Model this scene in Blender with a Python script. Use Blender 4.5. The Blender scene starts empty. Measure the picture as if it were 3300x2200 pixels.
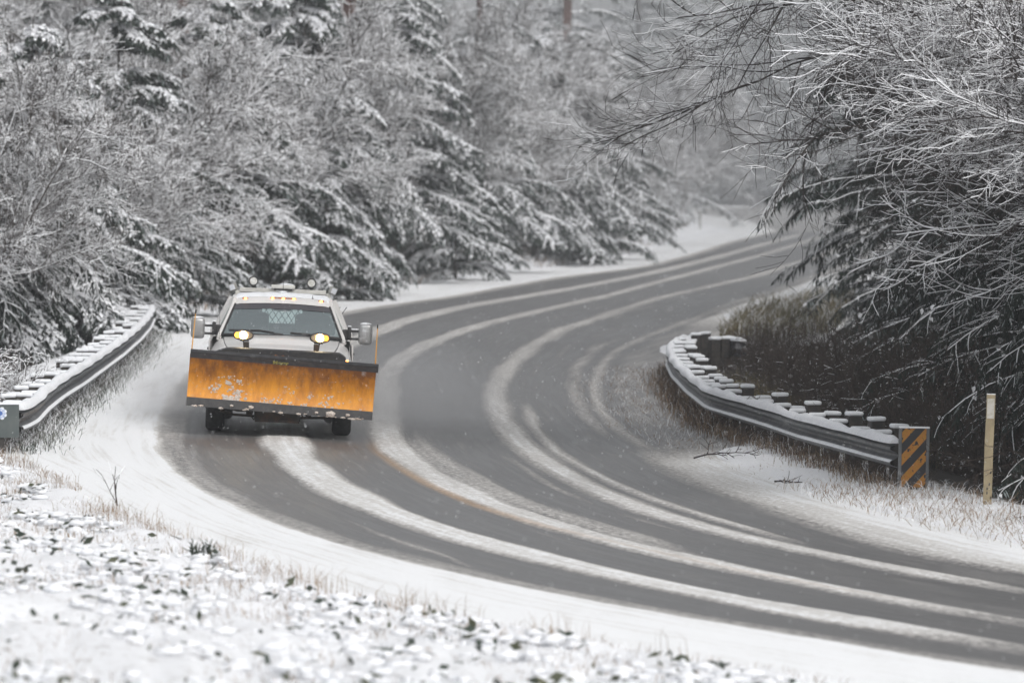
import bpy, bmesh, math, random
import numpy as np
from mathutils import Vector, Matrix
R_ = math.radians
scn = bpy.context.scene
COL = scn.collection

# ------------------------------------------------------------------ camera, sky, sun, exposure
W0, H0 = 3300.0, 2200.0
LENS = 200.0
F = LENS / 36.0 * W0
CAMH = 3.65
PITCH = math.atan((1100 - 536) / F)
cam = bpy.data.cameras.new('camera')
cam.lens = LENS; cam.sensor_width = 36; cam.clip_start = 1.0; cam.clip_end = 6000
cam.dof.use_dof = True; cam.dof.focus_distance = 71.0; cam.dof.aperture_fstop = 3.0
camo = bpy.data.objects.new('camera', cam); COL.objects.link(camo)
camo.location = (0, 0, CAMH); camo.rotation_euler = (R_(90) - PITCH, 0, 0)
scn.camera = camo

SUN_EL, SUN_AZ = R_(44), R_(142)
world = bpy.data.worlds.new('World'); scn.world = world; world.use_nodes = True
wn = world.node_tree; wn.nodes.clear()
sky = wn.nodes.new('ShaderNodeTexSky'); sky.sky_type = 'NISHITA'; sky.sun_disc = False
sky.sun_elevation = SUN_EL; sky.sun_rotation = SUN_AZ; sky.dust_density = 3.0
hs = wn.nodes.new('ShaderNodeHueSaturation'); hs.inputs['Saturation'].default_value = 0.13
bg = wn.nodes.new('ShaderNodeBackground'); bg.inputs['Strength'].default_value = 0.13
wo = wn.nodes.new('ShaderNodeOutputWorld')
wn.links.new(sky.outputs[0], hs.inputs['Color']); wn.links.new(hs.outputs[0], bg.inputs[0]); wn.links.new(bg.outputs[0], wo.inputs[0])
sl = bpy.data.lights.new('sun', 'SUN'); sl.energy = 1.0; sl.angle = R_(40); sl.color = (1.0, 0.97, 0.94)
so = bpy.data.objects.new('sun', sl); COL.objects.link(so)
so.rotation_euler = (R_(90) - SUN_EL, 0, R_(180) - SUN_AZ)
scn.view_settings.view_transform = 'Standard'; scn.view_settings.look = 'None'
scn.view_settings.gamma = 1.0; scn.view_settings.use_curve_mapping = False
scn.view_settings.exposure = 0.47
scn.render.engine = 'CYCLES'
scn.cycles.max_bounces = 5; scn.cycles.diffuse_bounces = 3; scn.cycles.volume_bounces = 0
scn.cycles.transparent_max_bounces = 8

# ------------------------------------------------------------------ small helpers
def tag(o, label=None, cat=None, group=None, kind=None):
    if label: o['label'] = label
    if cat: o['category'] = cat
    if group: o['group'] = group
    if kind: o['kind'] = kind
    return o
def empty(name, loc=(0, 0, 0), rot=(0, 0, 0), **k):
    o = bpy.data.objects.new(name, None); COL.objects.link(o)
    o.location = loc; o.rotation_euler = rot; o.empty_display_size = .1
    return tag(o, **k)
def link(name, me, mats, parent=None, **k):
    if not isinstance(mats, (list, tuple)): mats = [mats]
    if len(me.materials) == 0:
        for m in mats: me.materials.append(m)
    o = bpy.data.objects.new(name, me); COL.objects.link(o)
    if parent is not None: o.parent = parent
    return tag(o, **k)
def npmesh(name, V, Fq, mi=None, smooth=False):
    V = np.asarray(V, np.float32).reshape(-1, 3); Fq = np.asarray(Fq, np.int32)
    k = Fq.shape[1]; n = len(Fq)
    me = bpy.data.meshes.new(name)
    me.vertices.add(len(V)); me.vertices.foreach_set('co', V.ravel())
    me.loops.add(n * k); me.loops.foreach_set('vertex_index', Fq.ravel())
    me.polygons.add(n); me.polygons.foreach_set('loop_start', np.arange(0, n * k, k, dtype=np.int32))
    me.polygons.foreach_set('loop_total', np.full(n, k, np.int32))
    if mi is not None: me.polygons.foreach_set('material_index', np.asarray(mi, np.int32))
    me.polygons.foreach_set('use_smooth', np.full(n, smooth, bool))
    me.update(calc_edges=True); me.validate()
    return me
def copy_tree(o, parent=None):
    c = o.copy(); COL.objects.link(c); c.parent = parent
    for ch in o.children: copy_tree(ch, c)
    return c
def hsh(ix, iy, s):
    n = np.sin(ix * 127.1 + iy * 311.7 + s * 74.7) * 43758.5453
    return n - np.floor(n)
def vnoise(x, y, s=0):
    ix = np.floor(x); iy = np.floor(y); fx = x - ix; fy = y - iy
    fx = fx * fx * (3 - 2 * fx); fy = fy * fy * (3 - 2 * fy)
    a = hsh(ix, iy, s); b = hsh(ix + 1, iy, s); c = hsh(ix, iy + 1, s); d = hsh(ix + 1, iy + 1, s)
    return (a + (b - a) * fx) * (1 - fy) + (c + (d - c) * fx) * fy
def fbm(x, y, o=4, s=0):
    r = 0; a = .5
    for i in range(o): r = r + a * vnoise(x, y, s + i); x = x * 2.03; y = y * 2.03; a *= .5
    return r
def sstep(a, b, x):
    t = np.clip((x - a) / (b - a), 0, 1); return t * t * (3 - 2 * t)

# ------------------------------------------------------------------ materials
def mat(name, col=(.5, .5, .5), rough=.6, metal=0., spec=.5, noise=None, bump=None, coat=0, emit=None, trans=0, alpha=1):
    m = bpy.data.materials.new(name); m.use_nodes = True; nt = m.node_tree; b = nt.nodes['Principled BSDF']
    b.inputs['Base Color'].default_value = (*col, 1); b.inputs['Roughness'].default_value = rough
    b.inputs['Metallic'].default_value = metal; b.inputs['Specular IOR Level'].default_value = spec
    b.inputs['Coat Weight'].default_value = coat
    b.inputs['Transmission Weight'].default_value = trans; b.inputs['Alpha'].default_value = alpha
    if emit: b.inputs['Emission Color'].default_value = (*emit[0], 1); b.inputs['Emission Strength'].default_value = emit[1]
    tc = nt.nodes.new('ShaderNodeTexCoord')
    if noise:  # (scale, colour2, lo, hi)
        t = nt.nodes.new('ShaderNodeTexNoise'); t.inputs['Scale'].default_value = noise[0]; t.inputs['Detail'].default_value = 6
        nt.links.new(tc.outputs['Object'], t.inputs['Vector'])
        r = nt.nodes.new('ShaderNodeValToRGB'); r.color_ramp.elements[0].position = noise[2]; r.color_ramp.elements[1].position = noise[3]
        r.color_ramp.elements[0].color = (*col, 1); r.color_ramp.elements[1].color = (*noise[1], 1)
        nt.links.new(t.outputs['Fac'], r.inputs[0]); nt.links.new(r.outputs[0], b.inputs['Base Color'])
    if bump:
        t2 = nt.nodes.new('ShaderNodeTexNoise'); t2.inputs['Scale'].default_value = bump[0]; t2.inputs['Detail'].default_value = 5
        nt.links.new(tc.outputs['Object'], t2.inputs['Vector'])
        bp = nt.nodes.new('ShaderNodeBump'); bp.inputs['Strength'].default_value = bump[1]; bp.inputs['Distance'].default_value = bump[2]
        nt.links.new(t2.outputs['Fac'], bp.inputs['Height']); nt.links.new(bp.outputs[0], b.inputs['Normal'])
    return m
SNOWC = (.84, .85, .87)
M = {}
M['snow'] = mat('snow', SNOWC, .8, spec=.2, noise=(9, (.76, .78, .81), .4, .7), bump=(25, .4, .02))
M['twigsnow'] = mat('snow_on_twigs', (.80, .81, .83), .85, spec=.1)
M['bark'] = mat('bark', (.050, .042, .037), .9, spec=.15, noise=(14, (.115, .10, .09), .35, .7))
M['redbark'] = mat('red_bark', (.10, .055, .045), .9, spec=.1, noise=(7, (.16, .10, .085), .35, .7), bump=(9, .6, .05))
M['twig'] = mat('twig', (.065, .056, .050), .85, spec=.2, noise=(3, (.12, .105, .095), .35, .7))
M['needle'] = mat('needles', (.014, .023, .019), .7, spec=.2, noise=(2.2, (.042, .058, .043), .35, .65))
M['darkneedle'] = mat('dark_needles', (.012, .019, .016), .7, spec=.2, noise=(2.2, (.035, .048, .038), .35, .65))
M['frost'] = mat('frosted_needles', (.30, .34, .34), .8, spec=.1)
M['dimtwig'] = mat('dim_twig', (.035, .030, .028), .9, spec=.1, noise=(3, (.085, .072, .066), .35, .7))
M['brush'] = mat('brush_stems', (.040, .032, .028), .9, spec=.1, noise=(4, (.10, .08, .068), .35, .7))
M['galv'] = mat('galvanised_steel', (.10, .105, .11), .5, metal=.5, noise=(5, (.19, .195, .20), .35, .7))
M['wood'] = mat('dark_treated_wood', (.035, .032, .03), .85, noise=(12, (.075, .065, .055), .4, .7))
M['straw'] = mat('dry_grass', (.30, .21, .13), .8, noise=(1.5, (.17, .115, .075), .35, .65))
M['reed'] = mat('reed_stalks', (.17, .13, .055), .8, noise=(1.2, (.11, .10, .04), .35, .65))
M['leaf'] = mat('bramble_leaves', (.025, .040, .026), .5, noise=(2, (.075, .075, .03), .45, .7))
M['black'] = mat('black_rubber', (.022, .022, .024), .6, noise=(18, (.045, .043, .042), .4, .7))
M['band'] = mat('grey_rubber_band', (.060, .061, .066), .7, noise=(14, (.10, .10, .105), .35, .7))
M['slush'] = mat('packed_slush', (.70, .63, .57), .9, spec=.1, noise=(20, (.50, .42, .36), .35, .7))
M['tyre'] = mat('tyre', (.016, .016, .017), .8, bump=(40, .5, .01), noise=(20, (.04, .04, .04), .5, .75))
M['paint'] = mat('pewter_paint', (.74, .72, .70), .38, metal=0, coat=.4, noise=(3, (.66, .64, .62), .35, .7))
M['paintlow'] = mat('road_dirty_paint', (.22, .205, .19), .5, metal=.15, noise=(5, (.12, .11, .10), .35, .7))
M['rust'] = mat('rusty_frame', (.03, .025, .022), .8, noise=(9, (.09, .045, .025), .45, .75))
M['alu'] = mat('weathered_aluminium', (.42, .42, .39), .5, metal=.4, noise=(7, (.30, .29, .27), .4, .7))
M['plate'] = mat('grey_green_plate', (.075, .09, .09), .5, metal=.2, noise=(6, (.11, .125, .12), .35, .7))
M['tan'] = mat('tan_plastic', (.38, .31, .19), .6, noise=(9, (.27, .22, .135), .35, .7), bump=(60, .3, .003))
M['reflector'] = mat('pale_reflector', (.55, .53, .48), .4, noise=(30, (.45, .42, .35), .4, .7))
M['seat'] = mat('seat_cloth', (.05, .052, .052), .9)
M['cabin'] = mat('cabin_trim', (.20, .22, .21), .8)
M['amberoff'] = mat('amber_lens', (.32, .09, .015), .25, spec=.6)
M['amber'] = mat('lit_amber', (1, .4, .05), .4, emit=((1, .33, .04), 11))
M['head'] = mat('lit_headlamp', (1, .85, .6), .4, emit=((1, .80, .48), 60))
M['turn'] = mat('lit_turn_lamp', (1, .5, .1), .4, emit=((1, .38, .04), 2.6))
M['lens'] = mat('frosted_lens', (.50, .44, .36), .35, noise=(40, (.36, .30, .22), .4, .7))
M['white'] = mat('white_print', (.72, .74, .78), .6)
M['blue'] = mat('blue_print', (.06, .13, .38), .6)
M['lemon'] = mat('lemon_print', (.55, .52, .10), .6, noise=(50, (.16, .16, .08), .45, .62))
M['pole'] = mat('orange_rod', (.75, .36, .04), .5)

# clear glass and tinted strip
def glassmat(name, tint, mixv):
    m = bpy.data.materials.new(name); m.use_nodes = True; nt = m.node_tree; nt.nodes.clear()
    tr = nt.nodes.new('ShaderNodeBsdfTransparent'); tr.inputs[0].default_value = (*tint, 1)
    gl = nt.nodes.new('ShaderNodeBsdfGlossy'); gl.inputs['Roughness'].default_value = .22; gl.inputs[0].default_value = (.8, .9, .9, 1)
    mx = nt.nodes.new('ShaderNodeMixShader'); mx.inputs[0].default_value = mixv
    out = nt.nodes.new('ShaderNodeOutputMaterial')
    nt.links.new(tr.outputs[0], mx.inputs[1]); nt.links.new(gl.outputs[0], mx.inputs[2]); nt.links.new(mx.outputs[0], out.inputs[0])
    return m
M['glass'] = glassmat('windscreen_glass', (.78, .90, .88), .55)
M['rearglass'] = glassmat('rear_glass', (.8, .9, .9), .06)

# snow / slush road material driven by the 'snow' attribute of the mesh
def road_mat(name, base1, base2):
    m = bpy.data.materials.new(name); m.use_nodes = True; nt = m.node_tree; N = nt.nodes.new; L = nt.links.new
    b = nt.nodes['Principled BSDF']
    at = N('ShaderNodeAttribute'); at.attribute_name = 'snow'
    ay = N('ShaderNodeAttribute'); ay.attribute_name = 'yellow'
    tc = N('ShaderNodeTexCoord')
    n1 = N('ShaderNodeTexNoise'); n1.inputs['Scale'].default_value = 16; n1.inputs['Detail'].default_value = 7; n1.inputs['Roughness'].default_value = .7
    mp = N('ShaderNodeMapping'); mp.inputs['Scale'].default_value = (1, .35, 1)
    L(tc.outputs['Object'], mp.inputs[0]); L(mp.outputs[0], n1.inputs['Vector'])
    n2 = N('ShaderNodeTexNoise'); n2.inputs['Scale'].default_value = 1.1; n2.inputs['Detail'].default_value = 5
    mp2 = N('ShaderNodeMapping'); mp2.inputs['Scale'].default_value = (1.6, .22, 1)
    L(tc.outputs['Object'], mp2.inputs[0]); L(mp2.outputs[0], n2.inputs['Vector'])
    def math_(op, a, c, clamp=False):
        x = N('ShaderNodeMath'); x.operation = op; x.use_clamp = clamp
        for i, v in enumerate((a, c)):
            if isinstance(v, (int, float)): x.inputs[i].default_value = v
            else: L(v, x.inputs[i])
        return x.outputs[0]
    # edge broken by noise
    k = math_('SUBTRACT', n1.outputs['Fac'], .5); k = math_('MULTIPLY', k, 2.3)
    e = math_('SUBTRACT', 1.0, math_('ABSOLUTE', math_('SUBTRACT', math_('MULTIPLY', at.outputs['Fac'], 2.0), 1.0), 0)); 
    k = math_('MULTIPLY', k, math_('ADD', math_('MULTIPLY', e, .9), .10))
    k2 = math_('MULTIPLY', math_('SUBTRACT', n2.outputs['Fac'], .5), .22)
    al = N('ShaderNodeAttribute'); al.attribute_name = 'lane'
    n3 = N('ShaderNodeTexNoise'); n3.inputs['Scale'].default_value = 9; n3.inputs['Detail'].default_value = 6; n3.inputs['Roughness'].default_value = .65
    L(al.outputs['Vector'], n3.inputs['Vector'])
    n4 = N('ShaderNodeTexNoise'); n4.inputs['Scale'].default_value = 60; n4.inputs['Detail'].default_value = 3; L(tc.outputs['Object'], n4.inputs['Vector'])
    k3 = math_('MULTIPLY', math_('SUBTRACT', n3.outputs['Fac'], .47), .80)
    k4 = math_('MULTIPLY', math_('SUBTRACT', n4.outputs['Fac'], .5), .30)
    f = math_('ADD', math_('ADD', math_('ADD', math_('ADD', at.outputs['Fac'], k3), k4), k), k2, True)
    r = N('ShaderNodeValToRGB'); els = r.color_ramp.elements
    els[0].position = .05; els[0].color = (*base1, 1); els[1].position = 1.0; els[1].color = (.83, .84, .85, 1)
    x = els.new(.30); x.color = (*base2, 1); x = els.new(.62); x.color = (.50, .485, .465, 1)
    x = els.new(.86); x.color = (.66, .65, .63, 1)
    L(f, r.inputs[0])
    mx = N('ShaderNodeMix'); mx.data_type = 'RGBA'; mx.inputs['B'].default_value = (.62, .36, .15, 1)
    L(r.outputs[0], mx.inputs['A']); L(math_('MULTIPLY', ay.outputs['Fac'], math_('MULTIPLY', n1.outputs['Fac'], 1.3), True), mx.inputs['Factor'])
    L(mx.outputs['Result'], b.inputs['Base Color'])
    rr = N('ShaderNodeMapRange'); rr.inputs['To Min'].default_value = .42; rr.inputs['To Max'].default_value = .9
    L(f, rr.inputs[0]); L(rr.outputs[0], b.inputs['Roughness'])
    b.inputs['Specular IOR Level'].default_value = .35
    bp = N('ShaderNodeBump'); bp.inputs['Strength'].default_value = .8; bp.inputs['Distance'].default_value = .03
    L(f, bp.inputs['Height']); L(bp.outputs[0], b.inputs['Normal'])
    return m
M['road'] = road_mat('slushy_asphalt', (.115, .114, .114), (.30, .29, .28))
def ground_mat():
    m = bpy.data.materials.new('snowy_ground'); m.use_nodes = True; nt = m.node_tree; N = nt.nodes.new; L = nt.links.new
    b = nt.nodes['Principled BSDF']; b.inputs['Roughness'].default_value = .85; b.inputs['Specular IOR Level'].default_value = .2
    at = N('ShaderNodeAttribute'); at.attribute_name = 'snow'
    tc = N('ShaderNodeTexCoord')
    n1 = N('ShaderNodeTexNoise'); n1.inputs['Scale'].default_value = 7; n1.inputs['Detail'].default_value = 8; n1.inputs['Roughness'].default_value = .7
    mpg = N('ShaderNodeMapping'); mpg.inputs['Scale'].default_value = (1.6, .8, 1); L(tc.outputs['Object'], mpg.inputs[0]); L(mpg.outputs[0], n1.inputs['Vector'])
    a = N('ShaderNodeMath'); a.operation = 'ADD'; L(at.outputs['Fac'], a.inputs[0])
    s = N('ShaderNodeMath'); s.operation = 'SUBTRACT'; L(n1.outputs['Fac'], s.inputs[0]); s.inputs[1].default_value = .5
    L(s.outputs[0], a.inputs[1])
    r = N('ShaderNodeValToRGB'); els = r.color_ramp.elements
    els[0].position = .38; els[0].color = (.035, .03, .026, 1); els[1].position = .62; els[1].color = (.83, .84, .86, 1)
    x = els.new(.5); x.color = (.20, .17, .14, 1)
    L(a.outputs[0], r.inputs[0]); L(r.outputs[0], b.inputs['Base Color'])
    bp = N('ShaderNodeBump'); bp.inputs['Strength'].default_value = .6; bp.inputs['Distance'].default_value = .04
    L(n1.outputs['Fac'], bp.inputs['Height']); L(bp.outputs[0], b.inputs['Normal'])
    return m
M['ground'] = ground_mat()

# ------------------------------------------------------------------ terrain
def ray(px, py):
    dx = (px - 1650) / F; du = -(py - 1100) / F
    c, s = math.cos(PITCH), math.sin(PITCH)
    return np.array([dx, c + du * s, du * c - s])
_flat = lambda px, py: ray(px, py)[:2] / -ray(px, py)[2] * CAMH
L0px = [(3290, 2195), (2970, 2152), (2746, 2114), (2501, 2069), (2300, 2038), (2193, 2020), (2014, 1989), (1836, 1955), (1657, 1917), (1479, 1879), (1300, 1837),
        (1125, 1787), (946, 1735), (812, 1675), (701, 1621), (603, 1563), (545, 1501), (522, 1447), (522, 1395)]
L0 = [tuple(_flat(*p)) for p in L0px] + [(-5.35, 92), (-5.5, 105), (-5.2, 122)] + [tuple(_flat(*p)) for p in
      [(1100, 1015), (1279, 984), (1457, 959), (1636, 926), (1814, 895), (2000, 872), (2100, 857), (2244, 818), (2359, 780), (2474, 753), (2508, 743)]]
L0 = [(11, 25), (7.0, 33)] + L0 + [(15.6, 340), (15, 380), (13, 440), (8, 520), (-10, 900)]
L0 = np.array(L0)
# smooth the traced edge line a little
_yy = np.arange(20, 900, 1.0); _xx = np.interp(_yy, L0[:, 1], L0[:, 0])
_k = np.hanning(9); _k /= _k.sum(); _xs = np.convolve(np.pad(_xx, 4, mode='edge'), _k, 'valid')
XL = lambda y: np.interp(y, _yy, _xs)
_ds = np.gradient(_xs); COSL = lambda y: 1 / np.sqrt(1 + np.interp(y, _yy, _ds) ** 2)
lat = lambda x, y: (x - XL(y)) * COSL(y)
RAILL = np.array([(-5.6, 60), (-5.94, 68.5), (-6.0, 72), (-6.3, 80), (-6.5, 90), (-6.7, 97), (-7.0, 106), (-7.4, 115), (-8, 125), (-8.5, 140)])
RIM = lambda y: np.interp(y, [39, 43, 46, 49, 52, 58, 63, 66, 68, 72], [2.05, 2.25, 2.15, 1.72, 1.48, 1.55, 1.55, 1.8, 2.1, 2.3])
def gz(x, y):
    x = np.asarray(x, float); y = np.asarray(y, float)
    u = lat(x, y)
    b = .04 * sstep(28, 45, y) * (1 - sstep(118, 160, y)) - .012 * sstep(180, 240, y)
    z = -b * (np.clip(u, -3.2, 5.5) - 1.6)
    # left of the road: near bank, the drop behind the rail, the wooded rise further on
    near = 1 - sstep(60, 70, y)
    z = z + near * .10 * np.clip(-u - 2.6, 0, 8)
    mid = sstep(60, 72, y) * (1 - sstep(122, 138, y))
    z = z - mid * 1.1 * sstep(2.2, 5.5, -u)
    far = sstep(122, 138, y)
    z = z + far * (.25 * sstep(3.2, 4.6, -u))
    z = z + sstep(10, 70, -u) * 12 * sstep(55, 110, y)
    # right of the road
    z = z - 1.3 * sstep(9.2, 13, u) * (1 - sstep(150, 190, y))
    z = z + sstep(16, 90, u) * 12
    z = z + sstep(540, 760, y) * 16
    return z
def G(px, py, h=0.0):
    """point at height h above the ground seen at photo pixel (px, py)"""
    d = ray(px, py); zz = 0.0
    for _ in range(25):
        t = (CAMH - (zz + h)) / -d[2]; x, y = d[0] * t, d[1] * t
        zz = .5 * zz + .5 * float(gz(x, y))
    return np.array([x, y, zz + h])
def GP(l, h=0.0): return np.array([G(a, b, h) for a, b in l])

# stripes of slush on the road, traced as centre lines on the ground
STR = []
def stripe(px, hw, amp, extra=None, soft=.09):
    P = GP(px)[:, :2]
    if extra is not None:
        i, pts = extra; P = np.vstack([P[:i], np.array(pts), P[i:]])
    # resample smoothly by y
    o = np.argsort(P[:, 1]); P = P[o]
    ys = np.linspace(P[0, 1], P[-1, 1], 260); xs = np.interp(ys, P[:, 1], P[:, 0])
    k = np.hanning(15); k /= k.sum(); xs2 = np.convolve(np.pad(xs, 7, mode='reflect', reflect_type='odd'), k, 'valid')
    STR.append((ys, xs2, hw, amp, soft))
A_ = [(3420, 2118), (3300, 2096), (3104, 2065), (2836, 2029), (2568, 1980), (2300, 1928), (2104, 1888), (1836, 1830), (1568, 1759), (1300, 1684), (1214, 1645), (1058, 1568), (946, 1487), (908, 1403),
      (1212, 1069), (1323, 1029), (1502, 988), (1680, 959), (1904, 920), (2091, 883), (2283, 837), (2436, 795), (2589, 753)]
stripe(A_, .29, .86, (14, [(-3.75, 93), (-3.8, 106)]))
B_ = [(3420, 2033), (3300, 2011), (3104, 1980), (2836, 1935), (2568, 1879), (2300, 1826), (2193, 1804), (2014, 1763), (1836, 1719), (1657, 1661), (1479, 1589), (1348, 1514), (1281, 1465), (1237, 1407),
      (1247, 1207), (1287, 1158), (1368, 1113), (1457, 1078), (1591, 1037), (1770, 997), (1948, 957), (2091, 918), (2283, 868), (2474, 818), (2608, 776), (2680, 748)]
stripe(B_, .22, .80)
stripe([(2193, 1790), (2059, 1741), (1880, 1690), (1657, 1620), (1470, 1528), (1400, 1480), (1345, 1430), (1310, 1380)], .22, .50, soft=.14)
C_ = [(3420, 1930), (3300, 1908), (3104, 1877), (2836, 1830), (2568, 1778), (2300, 1715), (2148, 1674), (2014, 1629), (1880, 1567), (1770, 1502), (1680, 1439), (1627, 1377), (1600, 1319), (1591, 1252),
      (1636, 1185), (1725, 1109), (1814, 1060), (1904, 1035), (1948, 1020), (2040, 988), (2130, 960), (2283, 925), (2436, 891), (2551, 853), (2646, 826), (2730, 790), (2760, 765)]
stripe(C_, .19, .80, soft=.12)
stripe([(2600, 1757), (2434, 1714), (2300, 1676), (2104, 1612), (1970, 1558), (1881, 1512), (1792, 1457), (1725, 1386), (1700, 1325), (1690, 1280)], .085, .72, soft=.08)
stripe([(1925, 1629), (1791, 1576), (1679, 1504), (1604, 1439)], .04, .42, soft=.06)
stripe([(2240, 1730), (1925, 1640), (1836, 1600)], .04, .32, soft=.06)
R1 = [(2110, 1460), (2010, 1400), (1948, 1345), (1921, 1296), (1917, 1229), (1948, 1163), (1990, 1130), (2053, 1097), (2168, 1055), (2244, 1025), (2340, 986), (2474, 944), (2608, 895), (2700, 862), (2760, 838), (2810, 800), (2840, 770)]
stripe(R1, .09, .66, soft=.10)
stripe([(1960, 1410), (1895, 1350), (1865, 1300), (1848, 1240), (1862, 1180), (1926, 1122), (2000, 1080)], .10, .42, soft=.12)
stripe([(1530, 1836), (1420, 1790), (1310, 1757), (1214, 1722), (1120, 1680), (1060, 1640)], .035, .55, soft=.05)
YEL = [(3000, 1960), (2400, 1850), (1769, 1706), (1657, 1674), (1523, 1629), (1389, 1571), (1281, 1508), (1214, 1460), (1174, 1403)]
stripe(YEL, .055, .62, soft=.05); YELS = STR.pop()
R0px = [(3420, 1880), (3300, 1857), (3193, 1844), (2970, 1804), (2746, 1750), (2523, 1674), (2300, 1598), (2193, 1555), (2081, 1496), (1990, 1425), (1948, 1386), (1925, 1340)]
R0 = GP(R0px); o_ = np.argsort(R0[:, 1]); R0 = R0[o_]
def farpoly():
    return GP([(2508, 746), (2470, 735), (2420, 716), (2340, 702), (2240, 690), (2240, 672), (2400, 670), (2560, 672), (2680, 684), (2790, 710), (2800, 780), (2700, 800)])[:, :2]
FP = farpoly()
def inpoly(x, y, P):
    r = np.zeros(x.shape, bool); n = len(P)
    for i in range(n):
        x1, y1 = P[i]; x2, y2 = P[(i + 1) % n]
        c = ((y1 > y) != (y2 > y)) & (x < (x2 - x1) * (y - y1) / (y2 - y1 + 1e-9) + x1)
        r ^= c
    return r
def stripeval(x, y, S):
    ys, xs, hw, amp, soft = S
    sx = np.interp(y, ys, xs); g = np.interp(y, ys, np.gradient(xs, ys)); d = np.abs(x - sx) / np.sqrt(1 + g * g)
    wob = 1 + .35 * (vnoise(y * .35 + ys[0], y * 0, 3) - .5)
    f = (1 - sstep(hw * wob - soft, hw * wob + soft, d)) * amp
    f = f * (1 - .30 * sstep(75, 100, y))
    f = f * sstep(ys[0] - 1, ys[0] + 3, y) * (1 - sstep(ys[-1] - 8, ys[-1] + .1, y))
    return f
def snowcover(x, y):
    u = lat(x, y)
    s = np.zeros_like(x)
    soft = .10 + .0012 * y
    s = np.maximum(s, 1 - sstep(-soft, soft, u + .05 * (vnoise(y * .8, y * 0, 5) - .5)))
    s = np.maximum(s, .36 * (1 - sstep(.15, .42, u)))       # grey rim beside the outer track
    for S in STR: s = np.maximum(s, stripeval(x, y, S))
    # inner shoulder
    xr = np.interp(y, R0[:, 1], R0[:, 0], right=1e3)
    inner = sstep(-.12, .35, (x - xr) * COSL(y)) * (.72 + .28 * sstep(.2, 1.1, (x - xr)))
    inner = inner * (1 - sstep(72, 79, y))
    pat = sstep(.42, .58, fbm(x * .55, y * .085, 4, 7))
    xi = np.interp(y, STR[7][0], STR[7][1])
    midz = sstep(74, 80, y)
    beyond = sstep(.1, .5, x - xi)
    # wet shoulder by the side turning with streaks of snow, whitening to the rail and in the far wedge
    wet = beyond * midz * np.maximum(.15 + .80 * pat * sstep(.8, 2.2, x - xi), .0)
    wedge = beyond * sstep(126, 142, y + .8 * (x - xi)) * np.where(fbm(x * .3, y * .06 + 3, 3, 11) > .63, .35, .95)
    nearw = beyond * (1 - sstep(74, 81, y)) * .9
    s = np.maximum(s, inner); s = np.maximum(s, wet); s = np.maximum(s, wedge); s = np.maximum(s, nearw * beyond * midz)
    # the darker streaks on the near inner shoulder
    dk = sstep(.60, .70, fbm(x * .8 + 9, y * .16, 3, 21)) * sstep(60, 66, y) * (1 - sstep(78, 84, y)) * sstep(1.2, 1.8, x - np.minimum(xr, 900))
    s = s * (1 - .55 * dk)
    s = np.where(y > 318, np.where(inpoly(x, y, FP), .28, np.where(y > 330, .95, s)), s)
    return np.clip(s, 0, 1)

def build_road():
    ys = [33.0]
    while ys[-1] < 520: ys.append(ys[-1] * 1.0042)
    ys = np.array(ys); us = np.concatenate([np.arange(-2.7, 8.7, .045)])
    U, Y = np.meshgrid(us, ys)
    far = np.maximum(0, (Y - 140)) * .02
    Uw = U * (1 + 0 * far)
    # widen the sheet beyond 120 m on the inside so that it carries the side turning
    Uw = np.where(U > 5.2, 5.2 + (U - 5.2) * (1 + 2.6 * sstep(95, 140, Y)), U)
    Uw = np.where((U < 0) & (Y < 74), U * np.clip(RIM(Y) / 2.6, 0, 1), Uw)
    Uw = np.where((U < 0) & (Y > 300), U * (1 + 8 * sstep(300, 350, Y)), Uw)
    X = XL(Y) + Uw / COSL(Y)
    S = snowcover(X, Y)
    Z = gz(X, Y) + .012 + S * .025 + S * .02 * (fbm(X * 9, Y * 5, 3, 2) - .5)
    nr, nc = X.shape
    V = np.stack([X, Y, Z], -1).reshape(-1, 3)
    i = np.arange(nr - 1)[:, None] * nc + np.arange(nc - 1)[None, :]
    i = i.ravel(); Fq = np.stack([i, i + 1, i + nc + 1, i + nc], 1)
    me = npmesh('road', V, Fq, smooth=True)
    a = me.attributes.new('snow', 'FLOAT', 'POINT'); a.data.foreach_set('value', S.astype(np.float32).ravel())
    a = me.attributes.new('lane', 'FLOAT_VECTOR', 'POINT'); a.data.foreach_set('vector', np.stack([U, Y * .02, 0 * Y], -1).astype(np.float32).ravel())
    yv = stripeval(X, Y, YELS) * (1 - sstep(80, 90, Y)) * (.35 + .65 * sstep(55, 62, Y))
    a = me.attributes.new('yellow', 'FLOAT', 'POINT'); a.data.foreach_set('value', yv.astype(np.float32).ravel())
    link('road', me, M['road'], kind='structure', label='wet grey two-lane road striped with slush ridges between wheel tracks')
build_road()

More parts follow.
